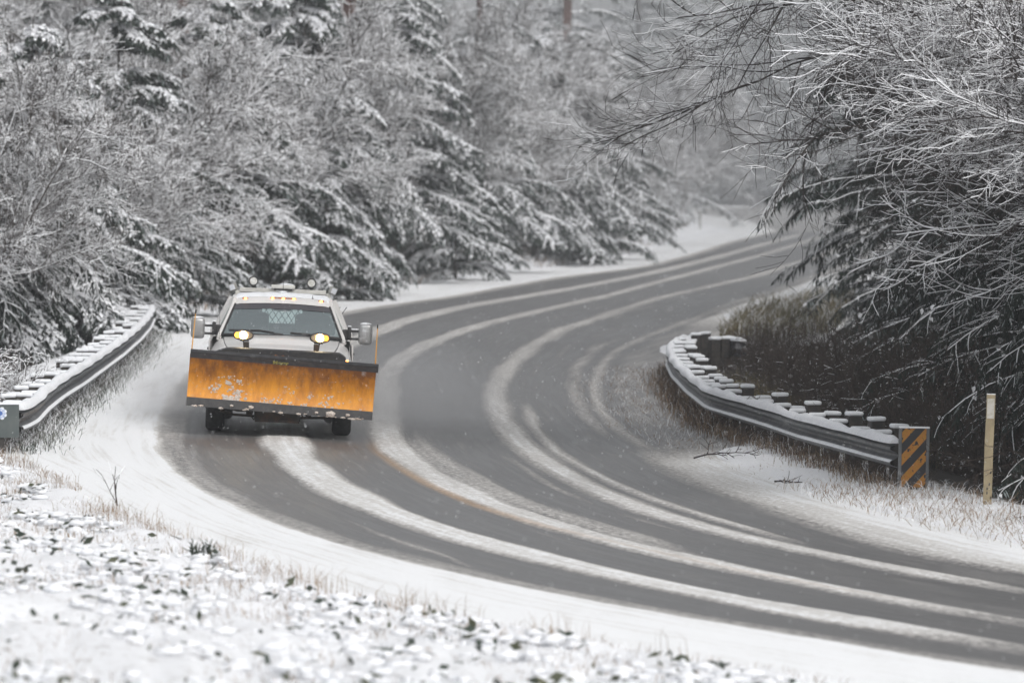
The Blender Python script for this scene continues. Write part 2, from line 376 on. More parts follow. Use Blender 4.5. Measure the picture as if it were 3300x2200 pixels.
def build_ground():
    ys = [4.0]
    while ys[-1] < 36: ys.append(ys[-1] * 1.06)
    while ys[-1] < 150: ys.append(ys[-1] * 1.0035)
    while ys[-1] < 500: ys.append(ys[-1] * 1.008)
    while ys[-1] < 900: ys.append(ys[-1] * 1.05)
    ys = np.array([-60., -12, -3] + ys)
    t = np.concatenate([-np.geomspace(2, .125, 30), np.linspace(-.12, .12, 330), np.geomspace(.125, 2, 30)])
    T, Y = np.meshgrid(t, ys)
    X = T * np.maximum(np.abs(Y), 20)
    Z = gz(X, Y)
    u = lat(X, Y)
    inroad = sstep(-np.where(Y < 72, RIM(Y), 2.55) - .1, -np.where(Y < 72, RIM(Y), 2.55) + .15, u) * (1 - np.where(Y > 120, sstep(11, 11.5, u), sstep(7.0, 7.3, u - 1.2 * sstep(74, 80, Y))))
    Z = Z - .12 * inroad * (Y > 30) * (Y < 520)
    lump = (fbm(X * 1.7, Y * .9, 4, 31) - .45)
    nearbank = (1 - sstep(60, 72, Y)) * sstep(RIM(Y) - .3, RIM(Y) + .6, -u)
    Z = Z + nearbank * (.10 * lump + .035 * (fbm(X * 4, Y * 1.6, 2, 37) - .42))
    edge = sstep(np.where(Y < 72, RIM(Y), 2.5) - .2, np.where(Y < 72, RIM(Y), 2.5) + .2, -u) + sstep(6.7, 7.1, u)
    Z = Z + np.clip(edge, 0, 1) * (.12 * lump + .055)
    # snow cover: thin under trees and behind the rails
    S = np.ones_like(X) * .80
    S = S - .12 * nearbank
    S = S - .75 * sstep(3.4, 4.4, -u) * sstep(62, 72, Y) * (1 - sstep(128, 138, Y))
    S = S - .45 * sstep(4.6, 5.6, -u) * sstep(128, 138, Y)
    S = S - .85 * sstep(8.6, 9.6, u) * (1 - sstep(150, 190, Y))
    S = S - .6 * sstep(9.5, 14, u)
    S = S - .6 * sstep(515, 540, Y)
    nr, nc = X.shape
    V = np.stack([X, Y, Z], -1).reshape(-1, 3)
    i = (np.arange(nr - 1)[:, None] * nc + np.arange(nc - 1)[None, :]).ravel()
    me = npmesh('ground', V, np.stack([i, i + 1, i + nc + 1, i + nc], 1), smooth=True)
    a = me.attributes.new('snow', 'FLOAT', 'POINT'); a.data.foreach_set('value', S.astype(np.float32).ravel())
    link('ground', me, M['ground'], kind='structure', label='snow covered ground and wooded banks on both sides of the road')
build_ground()

# ------------------------------------------------------------------ branch growing
UP = np.array([0, 0, 1.0])
nrm = lambda v: v / (np.linalg.norm(v, axis=-1, keepdims=True) + 1e-9)
class Acc:
    def __init__(s): s.V = []; s.F = []; s.M = []; s.n = 0
    def tube(s, P, Rr, snow=0.0, mb=0, ms=1, jit=None, rng=None):
        """P (B,n,3) centre lines, Rr (B,n) radii; upper faces carry the snow"""
        B, n, _ = P.shape
        T = nrm(np.gradient(P, axis=1)); S = np.cross(T, UP); l = np.linalg.norm(S, axis=-1, keepdims=True)
        S = np.where(l < .15, np.array([1., 0, 0]), S / (l + 1e-9)); U = np.cross(S, T)
        hz = np.clip(1.15 - np.abs(T[..., 2:3]), 0, 1)
        sn = np.broadcast_to(np.asarray(snow, float).reshape((-1, 1, 1)) if np.ndim(snow) else np.full((1, 1, 1), snow), (B, n, 1)) * hz
        if jit: sn = sn * (1 + jit * rng.uniform(-1, 1, (B, n, 1)))
        r = Rr[..., None]
        ring = np.stack([P + U * r * .7 + UP * sn, P + S * (r + sn * .35), P - U * r, P - S * (r + sn * .35)], 2)
        s.V.append(ring.reshape(-1, 3))
        b = np.arange(B)[:, None, None] * (n * 4); i = np.arange(n - 1)[None, :, None] * 4; k = np.arange(4)[None, None, :]; k2 = (k + 1) % 4
        base = s.n + b + i
        f = np.stack([base + k, base + k2, base + k2 + 4, base + k + 4], -1).reshape(-1, 4)
        has = (np.broadcast_to(sn, (B, n, 1))[:, :-1, 0] > .0008)
        m = np.where((np.arange(4) % 4 == 0) | (np.arange(4) == 3), 1, 0)[None, None, :] * has[..., None]
        s.F.append(f); s.M.append(np.where(m.reshape(-1) > 0, ms, mb)); s.n += B * n * 4
    def quads(s, A, Bv, C, D, m):
        n = len(A); s.V.append(np.stack([A, Bv, C, D], 1).reshape(-1, 3))
        i = s.n + np.arange(n) * 4; s.F.append(np.stack([i, i + 1, i + 2, i + 3], 1)); s.M.append(np.broadcast_to(m, (n,)).copy()); s.n += 4 * n
    def mesh(s, name): return npmesh(name, np.concatenate(s.V), np.concatenate(s.F), np.concatenate(s.M))
def grow(P0, D0, L, n, wander, trop, rng, curl=0):
    B = len(P0); P = np.zeros((B, n, 3)); P[:, 0] = P0; d = nrm(D0); st = (L / (n - 1))[:, None]
    trop = np.asarray(trop, float)
    for i in range(1, n):
        d = nrm(d + wander * rng.normal(0, 1, (B, 3)) + trop * (1 if not curl else (i / n) * curl))
        P[:, i] = P[:, i - 1] + d * st
    return P
def kids(P, k, t0, t1, ang, rng, flat=0.0, even=True):
    B, n, _ = P.shape
    t = rng.uniform(t0, t1, (B, k)) if not even else t0 + (t1 - t0) * (np.arange(k)[None] + rng.uniform(0, 1, (B, k))) / k
    q = t * (n - 1); i = np.clip(q.astype(int), 0, n - 2); fr = (q - i)[..., None]; b = np.arange(B)[:, None]
    pos = P[b, i] * (1 - fr) + P[b, i + 1] * fr; tan = nrm(P[b, i + 1] - P[b, i])
    side = nrm(np.cross(tan, UP) + 1e-6)
    rv = rng.normal(0, 1, (B, k, 3)); rv = rv - (rv * tan).sum(-1, keepdims=True) * tan; rv = nrm(rv)
    sg = np.where((np.arange(k)[None] + rng.integers(0, 2, (B, 1))) % 2 == 0, 1., -1.)[..., None]
    perp = nrm(rv * (1 - flat) + side * sg * flat)
    a = ang * rng.uniform(.7, 1.25, (B, k, 1))
    d = tan * np.cos(a) + perp * np.sin(a)
    return pos.reshape(-1, 3), d.reshape(-1, 3), t.reshape(-1), b.repeat(k, 1).reshape(-1)
def rad(R0v, n, tip): return R0v[:, None] * np.linspace(1, tip, n)[None]

def bare_meshes(seed, H=9, stems=3, limbs=11, bias=(0.9, 0, .1), spread=.55, snow=.012, k2=9, k3=8, k4=4, reach=1.0, droop=-.01, twigr=.0045, dense_low=.18, minsnow=0, cov=.8):
    rng = np.random.default_rng(seed); bias = np.array(bias)
    tr = Acc(); cr = Acc()
    P0 = np.zeros((stems, 3)); P0[:, :2] = rng.normal(0, .22, (stems, 2)); P0[:, 2] = -.4
    D0 = nrm(np.stack([rng.normal(0, spread * .5, stems), rng.normal(0, spread * .5, stems), np.ones(stems)], 1) + bias * .12)
    L = H * rng.uniform(.75, 1.05, stems)
    P = grow(P0, D0, L, 14, .05, bias * .008 + np.array([0, 0, .02]), rng)
    R = rng.uniform(.05, .10, stems) * H / 9
    tr.tube(P, rad(R, 14, .25), .012, jit=.5, rng=rng)
    p, d, t, ix = kids(P, limbs, dense_low, .98, .95, rng)
    d = nrm(d + bias * .55)
    l1 = (H * .42 * (1.1 - .55 * t) * rng.uniform(.7, 1.2, len(t))) * reach
    P1 = grow(p, d, l1, 14, .13, np.array([0, 0, droop]) + bias * .02, rng); r1 = np.minimum(R[ix] * .45, .010 + l1 * .0035)
    cr.tube(P1, rad(r1, 14, .25), snow * (rng.uniform(0, 1, len(r1)) < cov + .15), jit=.7, rng=rng)
    p, d, t, ix = kids(P1, k2, .12, .98, .75, rng, .35)
    l2 = l1[ix] * rng.uniform(.22, .5, len(t)) * (1.15 - .5 * t)
    P2 = grow(p, d, l2, 8, .12, [0, 0, .012], rng); r2 = np.minimum(r1[ix] * .6, .006 + l2 * .005)
    cr.tube(P2, rad(r2, 8, .4), snow * 1.15 * (rng.uniform(0, 1, len(r2)) < cov), jit=.7, rng=rng)
    p, d, t, ix = kids(P2, k3, .1, 1.0, .7, rng, .3)
    l3 = np.clip(l2[ix] * rng.uniform(.3, .6, len(t)), .10, 1.0)
    P3 = grow(p, d, l3, 5, .15, [0, 0, .02], rng); r3 = np.full(len(l3), twigr * 1.25)
    s3 = snow * rng.uniform(.3, 1.2, len(l3)) * (rng.uniform(0, 1, len(l3)) < cov)
    cr.tube(P3, rad(r3, 5, .6), s3, jit=.7, rng=rng)
    if k4:
        p, d, t, ix = kids(P3, k4, .15, 1.0, .7, rng, .2)
        l4 = np.clip(l3[ix] * rng.uniform(.35, .6, len(t)), .06, .4)
        P4 = grow(p, d, l4, 3, .15, [0, 0, .03], rng)
        cr.tube(P4, rad(np.full(len(l4), twigr), 3, .7), snow * .8 * rng.uniform(.2, 1.1, len(l4)) * (s3[ix] > 0), jit=.5, rng=rng)
    return tr.mesh('trunk'), cr.mesh('crown')

def conifer_meshes(seed, H=13, R=3.6, nb=130, sec=15, fr=22, snow=.05, bias=(0, 0), droop=-.17, low=.05, snowfrac=.22, thin=1.0, zmax=.97, frost=None):
    rng = np.random.default_rng(seed); tr = Acc(); cr = Acc()
    P = grow(np.array([[0, 0, -.5]]), np.array([[0, 0, 1.]]), np.array([H + .5]), 14, .008, [0, 0, 0], rng)
    tr.tube(P, rad(np.array([H * .016]), 14, .08), 0)
    h = low + (zmax - low) * rng.uniform(0, 1, nb) ** 1.35
    az = rng.uniform(0, 2 * np.pi, nb); d = np.stack([np.cos(az), np.sin(az), rng.uniform(.05, .35, nb)], 1)
    d[:, 0] += bias[0]; d[:, 1] += bias[1]
    L = R * ((1 - h) ** .75) * rng.uniform(.65, 1.15, nb) + .45
    p = np.stack([np.zeros(nb), np.zeros(nb), h * H], 1)
    P1 = grow(p, d, L, 10, .035, np.array([0, 0, droop]), rng, curl=1.35)
    r1 = .010 + L * .006
    cr.tube(P1, rad(r1, 10, .35), snow * .7 * rng.uniform(.4, 1.3, nb), jit=.95, rng=rng, mb=2, ms=1)
    p, d, t, ix = kids(P1, sec, .15, .99, .85, rng, .8)
    l2 = (L[ix] * .24 * (1.3 - .7 * t) + .12) * rng.uniform(.6, 1.25, len(t))
    P2 = grow(p, d, l2, 6, .07, np.array([0, 0, droop * 1.3]), rng, curl=1.4)
    s2 = snow * .40 * rng.uniform(0, 1.3, len(l2)) * (rng.uniform(0, 1, len(l2)) < .8)
    cr.tube(P2, rad(np.full(len(l2), .011 * thin), 6, .45), s2, jit=.95, rng=rng, mb=0, ms=1)
    cl = rng.uniform(.15, 1, nb)[ix]                      # how laden each bough is
    # hanging sprays of needles below, tufts of snow on top
    def fringe(PP, k, l0, l1_, w, sf, lad):
        pos, dd, tt, jx = kids(PP, k, .02, 1.0, 1.0, rng, .6)
        n = len(tt); isn = rng.uniform(0, 1, n) < sf * lad[jx] * 1.5 * (1.25 - .6 * tt)
        dn = np.where(isn, -.35, -1.0)[:, None] * np.array([0, 0, 1.]) 
        g = nrm(dd * .8 + dn + rng.normal(0, .2, (n, 3)))
        ln = rng.uniform(l0, l1_, n)[:, None] * np.where(isn, .62, 1.25)[:, None]; ww = rng.uniform(.6, 1.25, n)[:, None] * w * np.where(isn, 2.9, 1.0)[:, None]
        rv = nrm(rng.normal(0, 1, (n, 3))); rv = np.where(isn[:, None], UP + rv * .45, rv)
        sd = nrm(np.cross(g, rv)); pos = pos + UP * np.where(isn, .045, -.01)[:, None]
        mid = pos + g * ln * .5 + UP * np.where(isn, .012, 0)[:, None]; tip = pos + g * ln + np.array([0, 0, -.02])
        m = np.where(isn, 1, np.where(rng.uniform(0, 1, n) < (sf * .3 if frost is None else frost * 2 * lad[jx]), 3, 0))
        cr.quads(pos, mid - sd * ww, tip, mid + sd * ww, m)
    fringe(P2, fr, .07, .22, .017 * thin, snowfrac, cl)
    fringe(P1, fr * 3, .08, .28, .019 * thin, snowfrac * 1.3, np.full(nb, .6))
    return tr.mesh('trunk'), cr.mesh('crown')

def brush_mesh(seed, n=130, h=1.5, r=1.1, k=7, snow=.004, sr=.005, lean=(0, 0)):
    rng = np.random.default_rng(seed); cr = Acc()
    a = rng.uniform(0, 2 * np.pi, n); q = r * np.sqrt(rng.uniform(0, 1, n))
    p = np.stack([np.cos(a) * q, np.sin(a) * q, np.full(n, -.15)], 1)
    d = np.stack([rng.normal(0, .35, n) + lean[0], rng.normal(0, .35, n) + lean[1], np.ones(n)], 1)
    L = h * rng.uniform(.5, 1.3, n)
    P = grow(p, d, L, 8, .10, [0, 0, -.04], rng); cr.tube(P, rad(np.full(n, sr * 1.6), 8, .4), snow, jit=.8, rng=rng)
    p, d, t, ix = kids(P, k, .2, 1, .8, rng)
    P2 = grow(p, d, L[ix] * rng.uniform(.15, .4, len(t)), 5, .14, [0, 0, -.02], rng)
    cr.tube(P2, rad(np.full(len(t), sr), 5, .5), snow * rng.uniform(0, 1.4, len(t)), jit=.8, rng=rng)
    p, d, t, ix = kids(P2, 4, .2, 1, .8, rng)
    P3 = grow(p, d, rng.uniform(.06, .22, len(t)), 3, .14, [0, 0, -.02], rng)
    cr.tube(P3, rad(np.full(len(t), sr * .8), 3, .6), snow * rng.uniform(0, 1.4, len(t)), jit=.8, rng=rng)
    return cr.mesh('stems')
# ------------------------------------------------------------------ trees
def tree_proto(tm, cm, tmat, cmats):
    for m in tmat: tm.materials.append(m)
    for m in cmats: cm.materials.append(m)
    return tm, cm
BM = [M['twig'], M['twigsnow']]; CM = [M['needle'], M['twigsnow'], M['bark'], M['frost']]; DM = [M['darkneedle'], M['twigsnow'], M['bark'], M['frost']]
TM = [M['bark'], M['twigsnow']]
bare = lambda *a, **k: tree_proto(*bare_meshes(*a, **k), TM, BM)
coni = lambda *a, mats=None, **k: tree_proto(*conifer_meshes(*a, **k), TM, mats or CM)
PR = {}
PR['alderA'] = bare(11, H=8.2, stems=4, limbs=12, k2=10, k3=9, k4=3, snow=.0085, twigr=.0055, reach=1.0, dense_low=.42)
PR['alderB'] = bare(12, H=7.6, stems=4, limbs=12, k2=10, k3=9, k4=3, snow=.009, spread=.9, droop=-.015, twigr=.0055, reach=1.05, dense_low=.38)
PR['alderC'] = bare(13, H=9.2, stems=3, limbs=14, k2=10, k3=9, k4=3, snow=.009, spread=.7, twigr=.006, dense_low=.45)
PR['over'] = bare(21, H=10, stems=3, limbs=10, k2=17, k3=10, k4=5, snow=.0075, bias=(-1.0, -.05, .22), reach=2.2, droop=-.006, twigr=.0038, dense_low=.68, cov=.45)
PR['overTop'] = bare(24, H=10, stems=4, limbs=11, k2=16, k3=10, k4=5, snow=.011, bias=(-1.0, -.05, .2), reach=1.7, droop=.0, twigr=.0038, dense_low=.74, cov=.75)
PR['over2'] = bare(22, H=9.5, stems=3, limbs=10, k2=14, k3=8, k4=4, snow=.0012, bias=(-1.0, 0, .05), reach=1.5, droop=-.012, twigr=.0038, dense_low=.5, cov=.18)
PR['dim'] = bare(23, H=6, stems=5, limbs=7, k2=8, k3=6, k4=2, snow=.0, bias=(-1.0, 0, .0), reach=.75, droop=-.010, twigr=.0033, dense_low=.2)
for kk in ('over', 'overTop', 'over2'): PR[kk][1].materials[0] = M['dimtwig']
PR['over2'][1].materials[1] = M['frost']
PR['dim'][0].materials.clear(); PR['dim'][1].materials.clear()
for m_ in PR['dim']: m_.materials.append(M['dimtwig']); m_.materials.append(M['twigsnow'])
PR['cedarA'] = coni(31, low=.17, H=8.6, R=4.3, nb=84, sec=26, fr=34, bias=(.35, -.25), snow=.065, droop=-.20, snowfrac=.33)
PR['cedarB'] = coni(32, low=.17, H=8.0, R=4.1, nb=80, sec=26, fr=34, bias=(.3, -.3), snow=.075, droop=-.16, snowfrac=.38)
PR['cedarC'] = coni(33, low=.17, H=9.4, R=4.4, nb=86, sec=26, fr=34, bias=(.2, -.3), snow=.055, droop=-.13, snowfrac=.33)
PR['woodA'] = coni(35, H=16, R=4.2, nb=120, sec=16, fr=20, bias=(.2, -.3), snow=.045, droop=-.13, snowfrac=.25)
PR['small'] = coni(34, H=5.5, R=2.6, nb=50, sec=20, fr=30, bias=(.3, -.3), snow=.065, droop=-.18, snowfrac=.38)
PR['hemA'] = coni(41, H=14, R=4.9, nb=150, sec=20, fr=26, mats=DM, bias=(-.4, -.15), snow=.010, droop=-.12, snowfrac=.03, frost=.05)
PR['hemB'] = coni(42, H=12, R=5.0, nb=150, sec=20, fr=26, mats=DM, bias=(-.4, -.2), snow=.008, droop=-.16, snowfrac=.02, frost=.045)
PR['hemHigh'] = coni(43, H=15, R=6.0, nb=150, sec=22, fr=26, mats=DM, bias=(-.5, -.2), snow=.010, droop=-.10, snowfrac=.03, frost=.045, low=.27)
PR['bigtrunk'] = coni(51, H=26, R=4.5, nb=90, snow=.06, droop=-.15, low=.30, sec=12, fr=14, snowfrac=.25)
PR['bigtrunk'][0].materials[0] = M['redbark']
def tree(kind, name, x, y, rz=0, s=1.0, label=None, group=None, cat='tree', tilt=(0, 0)):
    tm, cm = PR[kind]
    t = empty(name, (x, y, float(gz(x, y))), (tilt[0], tilt[1], rz), label=label, cat=cat, group=group); t.scale = (s, s, s)
    a = bpy.data.objects.new('trunk', tm); COL.objects.link(a); a.parent = t
    b = bpy.data.objects.new('crown', cm); COL.objects.link(b); b.parent = t
    return t
# left wall of the road, near to far
G1 = 'snow laden conifers along the outer side of the bend'
for k, x, y, rz, s, lb in [
    ('cedarA', -10.9, 108, .1, .95, 'drooping snow laden conifer at the left edge, behind the middle of the left guardrail'),
    ('cedarB', -10.2, 119, -.3, .95, 'drooping snow laden conifer behind the far end of the left guardrail'),
    ('cedarC', -9.3, 132, .5, .85, 'conifer with white draped boughs above the snow bank behind the truck cab'),
    ('cedarB', -7.9, 146, .2, 1.0, 'broad snow laden conifer rising just right of the truck roof'),
    ('cedarA', -6.0, 160, -.1, 1.05, 'tall conifer with heavy white boughs right of the truck'),
    ('cedarC', -3.9, 176, .9, .95, 'conifer with drooping white boughs, about midway along the far bank'),
    ('cedarB', -1.6, 193, .4, 1.0, 'conifer with broad white fans, beside the snowy bank left of the roadside box'),
    ('cedarA', .8, 208, -.2, 1.0, 'conifer behind the small snow capped roadside box'),
    ('cedarC', 3.0, 222, .3, .95, 'rightmost dark conifer of the far bank, where the clearing opens')]:
    tree(k, 'conifer', x, y, rz, s, lb, G1)
for x, y, s, lb in [(-8.6, 121, .8, 'small drooping conifer by the far tip of the left guardrail'), (-7.6, 133, .75, 'small white draped conifer behind the truck, at the foot of the tall ones'),
                    (-5.0, 153, .8, 'small conifer at the snow bank just right of the truck'), (-1.8, 181, .8, 'small conifer leaning over the snow bank in the centre'),
                    (2.9, 211, .9, 'small conifer spreading over the bank beside the roadside box')]:
    tree('small', 'young_conifer', x, y, x, s, lb, 'young conifers at the foot of the left trees')
G2 = 'bare snow dusted deciduous trees on the left'
for k, x, y, rz, s, lb in [
    ('alderA', -10.2, 103, -.2, .85, 'bare snow dusted tree whose long limbs cross the upper left corner'),
    ('alderC', -10.4, 114, .4, .85, 'bare snow dusted tree rising between the two leftmost conifers'),
    ('alderB', -9.4, 125, 0, .95, 'bare arching tree with snow lined limbs above the left guardrail tip'),
    ('alderA', -8.9, 137, .6, 1.0, 'bare tree with fine white twigs above the truck cab'),
    ('alderB', -7.2, 151, -.3, 1.05, 'bare tree with sweeping white limbs right above the truck roof'),
    ('alderC', -5.6, 167, .2, 1.0, 'bare tree with pale fan of twigs right of the truck'),
    ('alderA', -3.2, 184, -.5, 1.1, 'hazy bare tree filling the top centre with white twigs'),
    ('alderB', -1.2, 200, .3, 1.1, 'hazy bare tree above the roadside box'),
    ('alderC', 1.2, 216, -.4, 1.05, 'hazy bare tree left of the far brown trunk'),
    ('alderB', 4.2, 236, .1, 1.0, 'hazy bare bush-like tree at the right end of the far bank')]:
    tree(k, 'bare_tree', x - (.7 if k != 'alderC' else 2.2), y + 2, rz, s, lb, G2)
for px, D, s, lb in [(590, 165, .85, 'dark straight conifer trunk at the top left'), (1125, 178, .95, 'thick reddish brown conifer trunk at the top, above and right of the truck'),
                     (1545, 208, .65, 'slim reddish conifer trunk at the top centre'), (1820, 238, .95, 'tall pale brown conifer trunk fading in the snowfall, right of top centre')]:
    tree('bigtrunk', 'tall_conifer', (px - 1650) / F * D, D, px, s, lb, 'tall straight trunked conifers behind the bare trees')
# second row and far wood
rng = np.random.default_rng(5)
G3 = 'trees deep in the wood behind the left bank'; L3 = 'snow dusted tree deep in the wood behind the first row'
for i in range(30):
    y = 95 + i * 6.2; x = float(XL(y)) - 11 - rng.uniform(0, 5) - (0 if y > 120 else 1)
    if any(abs((x - 1.5) / y * F + 1650 - q_) < 75 and y < d_ for q_, d_ in ((590, 165), (1125, 178), (1545, 208), (1820, 238))): continue
    k = ['woodA', 'alderC', 'woodA', 'alderA'][i % 4]
    tree(k, 'wood_tree', x - 1.5, y, rng.uniform(0, 6), rng.uniform(1.0, 1.3), L3, G3)
G4 = 'hazy trees beyond the far bend'; L4 = 'pale hazy tree beyond the far bend of the road'
for i in range(20):
    x = 3 + i * 2.4 + rng.uniform(-1, 1); y = rng.uniform(345, 400) if x < 8 else rng.uniform(512, 550)
    tree(['woodA', 'alderC', 'woodA', 'cedarB'][i % 4], 'far_tree', x, y, rng.uniform(0, 6), rng.uniform(1.2, 1.7), L4, G4)
for i, (x, y) in enumerate([(6.0, 262), (5.0, 285), (8.5, 300), (9, 330), (3, 310), (0, 280), (2.2, 262)]):
    tree(['alderC', 'cedarB', 'alderA'][i % 3], 'far_tree', x, y, i, 1.0, L4, G4)
# right side: dark hemlocks and overhanging bare trees
G5 = 'dark conifers on the inner side of the bend'
for k, x, y, rz, s, lb in [
    ('hemA', 11.7, 126, 0, 1.0, 'dark conifer whose boughs hang over the far road, leftmost of the right hand wood'),
    ('hemB', 11.8, 114, .3, 1.0, 'dark conifer behind the brown brush beside the side turning'),
    ('hemA', 10.6, 102, -.3, .95, 'dark conifer above the curve of the right guardrail'),
    ('hemB', 9.6, 91, .1, .85, 'dark conifer behind the middle of the right guardrail'),
    ('hemA', 8.8, 80, .4, .8, 'dark conifer with frosted fronds left of the striped marker'),
    ('hemB', 8.5, 71, -.2, .7, 'dark conifer with frosted boughs between the striped marker and the tan post'),
    ('hemA', 8.6, 64, .2, .6, 'dark conifer at the right edge behind the tan post')]:
    tree(k, 'dark_conifer', x, y, rz, s, lb, G5)
tree('hemHigh', 'dark_conifer', 10.3, 112, 0, 1.0, 'tall dark conifer with high boughs arching towards the far road', G5)
tree('hemA', 'dark_conifer', 14.4, 156, 2.9, 1.05, 'dark conifer farthest along the right side, beyond the snowy side turning', G5)
tree('hemHigh', 'dark_conifer', 12.8, 138, 1.0, 1.1, 'tall dark conifer closing off the far road on its right', G5)
G6 = 'bare trees reaching over the road from the right'
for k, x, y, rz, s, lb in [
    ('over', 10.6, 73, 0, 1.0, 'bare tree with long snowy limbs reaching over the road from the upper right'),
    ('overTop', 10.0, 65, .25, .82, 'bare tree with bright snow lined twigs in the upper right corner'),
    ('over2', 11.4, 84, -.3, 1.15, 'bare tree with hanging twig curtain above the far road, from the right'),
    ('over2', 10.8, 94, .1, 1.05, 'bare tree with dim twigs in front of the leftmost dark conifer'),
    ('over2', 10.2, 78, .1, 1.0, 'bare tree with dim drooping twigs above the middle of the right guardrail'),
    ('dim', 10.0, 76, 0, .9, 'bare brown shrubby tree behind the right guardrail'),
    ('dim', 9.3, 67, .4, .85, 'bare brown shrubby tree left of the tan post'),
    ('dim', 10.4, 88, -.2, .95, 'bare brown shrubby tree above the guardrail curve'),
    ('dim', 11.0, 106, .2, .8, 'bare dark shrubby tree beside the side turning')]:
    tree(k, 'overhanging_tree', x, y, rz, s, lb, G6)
L7 = 'dark tree deep in the shade of the right hand wood'
for i in range(26):
    y = 52 + i * 4.6; x = max(13.0, float(XL(y)) + 15) + rng.uniform(0, 3.5) + (i % 2) * 3.5
    tree(['hemA', 'hemB'][i % 2], 'shaded_tree', x, y, rng.uniform(0, 6), rng.uniform(.95, 1.3), L7, 'trees deep in the right hand wood')
for i in range(10):
    y = 170 + i * 15; x = float(XL(y)) + 17 + rng.uniform(0, 6)
    tree(['hemA', 'woodA'][i % 2], 'shaded_tree', x, y, rng.uniform(0, 6), 1.2, L7, 'trees deep in the right hand wood')
# brush
BR = [brush_mesh(61, h=1.5, snow=.0006), brush_mesh(62, h=1.2, snow=.009, r=1.0), brush_mesh(63, h=1.7, snow=.0, n=170, r=1.3, sr=.004)]
for m in BR: m.materials.append(M['brush']); m.materials.append(M['twigsnow'])
def brush(i, x, y, s, lb, grp, rz=0):
    o = bpy.data.objects.new('shrub', BR[i]); COL.objects.link(o); o.location = (x, y, float(gz(x, y)) - .03); o.scale = (s, s, s); o.rotation_euler = (0, 0, rz)
    tag(o, lb, 'shrub', grp)
gb = 'leafless shrubs under the left trees'
for i in range(24):
    y = 74 + i * 5.2
    u = -4.6 if y < 122 else -4.9
    x = float(XL(y)) + u / float(COSL(y)) - rng.uniform(.3, 1.4); x = min(x, float(np.interp(y, RAILL[:, 1], RAILL[:, 0])) - 1.6) if y < 122 else x
    brush(0, x, y, rng.uniform(.8, 1.15), 'leafless brown shrub in the shade under the left hand trees', gb, i)
for x, y, s, lb in [(-7.55, 77, .85, 'white twigged shrub behind the near half of the left guardrail'), (-7.5, 82.5, .7, 'snowy shrub behind the left guardrail, second from the near end'), (-6.95, 70.5, .6, 'snowy shrub right behind the grey green end plate')]:
    brush(1, x, y, s, lb, 'snowy shrubs behind the left guardrail')
for i in range(36):
    y = 58 + i * 1.75; u = 10.3 + rng.uniform(0, 1.6) - (1.2 if y > 100 else 0) + (i % 3) * (1.3 if y > 98 else 0)
    x = float(XL(y)) + u / float(COSL(y)); s = rng.uniform(.8, 1.2) * (1 if y < 94 else .58)
    brush(2 if i % 2 else 0, x, y, s, 'leafless dark brown shrub in the thicket behind the right guardrail', 'thicket behind the right guardrail', i)

# ------------------------------------------------------------------ mesh building in bmesh
def bbox(bm, c, s, rot=None, bev=0, seg=1):
    g = bmesh.ops.create_cube(bm, size=1.0); vs = g['verts']
    bmesh.ops.scale(bm, vec=Vector(s), verts=vs)
    if bev:
        es = list({e for v in vs for e in v.link_edges})
        r = bmesh.ops.bevel(bm, geom=es, offset=bev, segments=seg, affect='EDGES', profile=.5); vs = list({v for f in r['faces'] for v in f.verts} | {v for v in vs if v.is_valid})
    if rot is not None: bmesh.ops.rotate(bm, cent=(0, 0, 0), matrix=rot, verts=vs)
    bmesh.ops.translate(bm, vec=Vector(c), verts=vs); return vs
def bcyl(bm, a, b, r, r2=None, seg=12, caps=True):
    a = Vector(a); b = Vector(b); d = b - a
    g = bmesh.ops.create_cone(bm, cap_ends=caps, segments=seg, radius1=r, radius2=r if r2 is None else r2, depth=d.length)
    q = d.to_track_quat('Z', 'Y').to_matrix()
    bmesh.ops.rotate(bm, cent=(0, 0, 0), matrix=q, verts=g['verts']); bmesh.ops.translate(bm, vec=(a + b) / 2, verts=g['verts']); return g['verts']
def bpath(bm, pts, r, seg=8):
    rings = []
    pts = [Vector(p) for p in pts]
    for i, p in enumerate(pts):
        t = (pts[min(i + 1, len(pts) - 1)] - pts[max(i - 1, 0)]).normalized()
        s = t.cross(Vector((0, 0, 1))); s = s.normalized() if s.length > .1 else Vector((1, 0, 0)); u = s.cross(t)
        rr = r[i] if isinstance(r, (list, tuple)) else r
        rings.append([bm.verts.new(p + (s * math.cos(a) + u * math.sin(a)) * rr) for a in [2 * math.pi * k / seg for k in range(seg)]])
    for a, b in zip(rings, rings[1:]):
        for k in range(seg): bm.faces.new((a[k], a[(k + 1) % seg], b[(k + 1) % seg], b[k]))
    bm.faces.new(rings[0][::-1]); bm.faces.new(rings[-1])
def bprism(bm, poly, d, axis='y'):
    """poly of (x,z) at y=d[0]..d[1]"""
    A = [bm.verts.new((x, d[0], z)) for x, z in poly]; B = [bm.verts.new((x, d[1], z)) for x, z in poly]
    n = len(poly); bm.faces.new(A); bm.faces.new(B[::-1])
    for i in range(n): bm.faces.new((A[i], B[i], B[(i + 1) % n], A[(i + 1) % n]))
def bgrid(bm, rows, closed=False):
    R = [[bm.verts.new(p) for p in r] for r in rows]
    for a, b in zip(R, R[1:]):
        n = len(a)
        for k in range(n if closed else n - 1): bm.faces.new((a[k], a[(k + 1) % n], b[(k + 1) % n], b[k]))
    return R
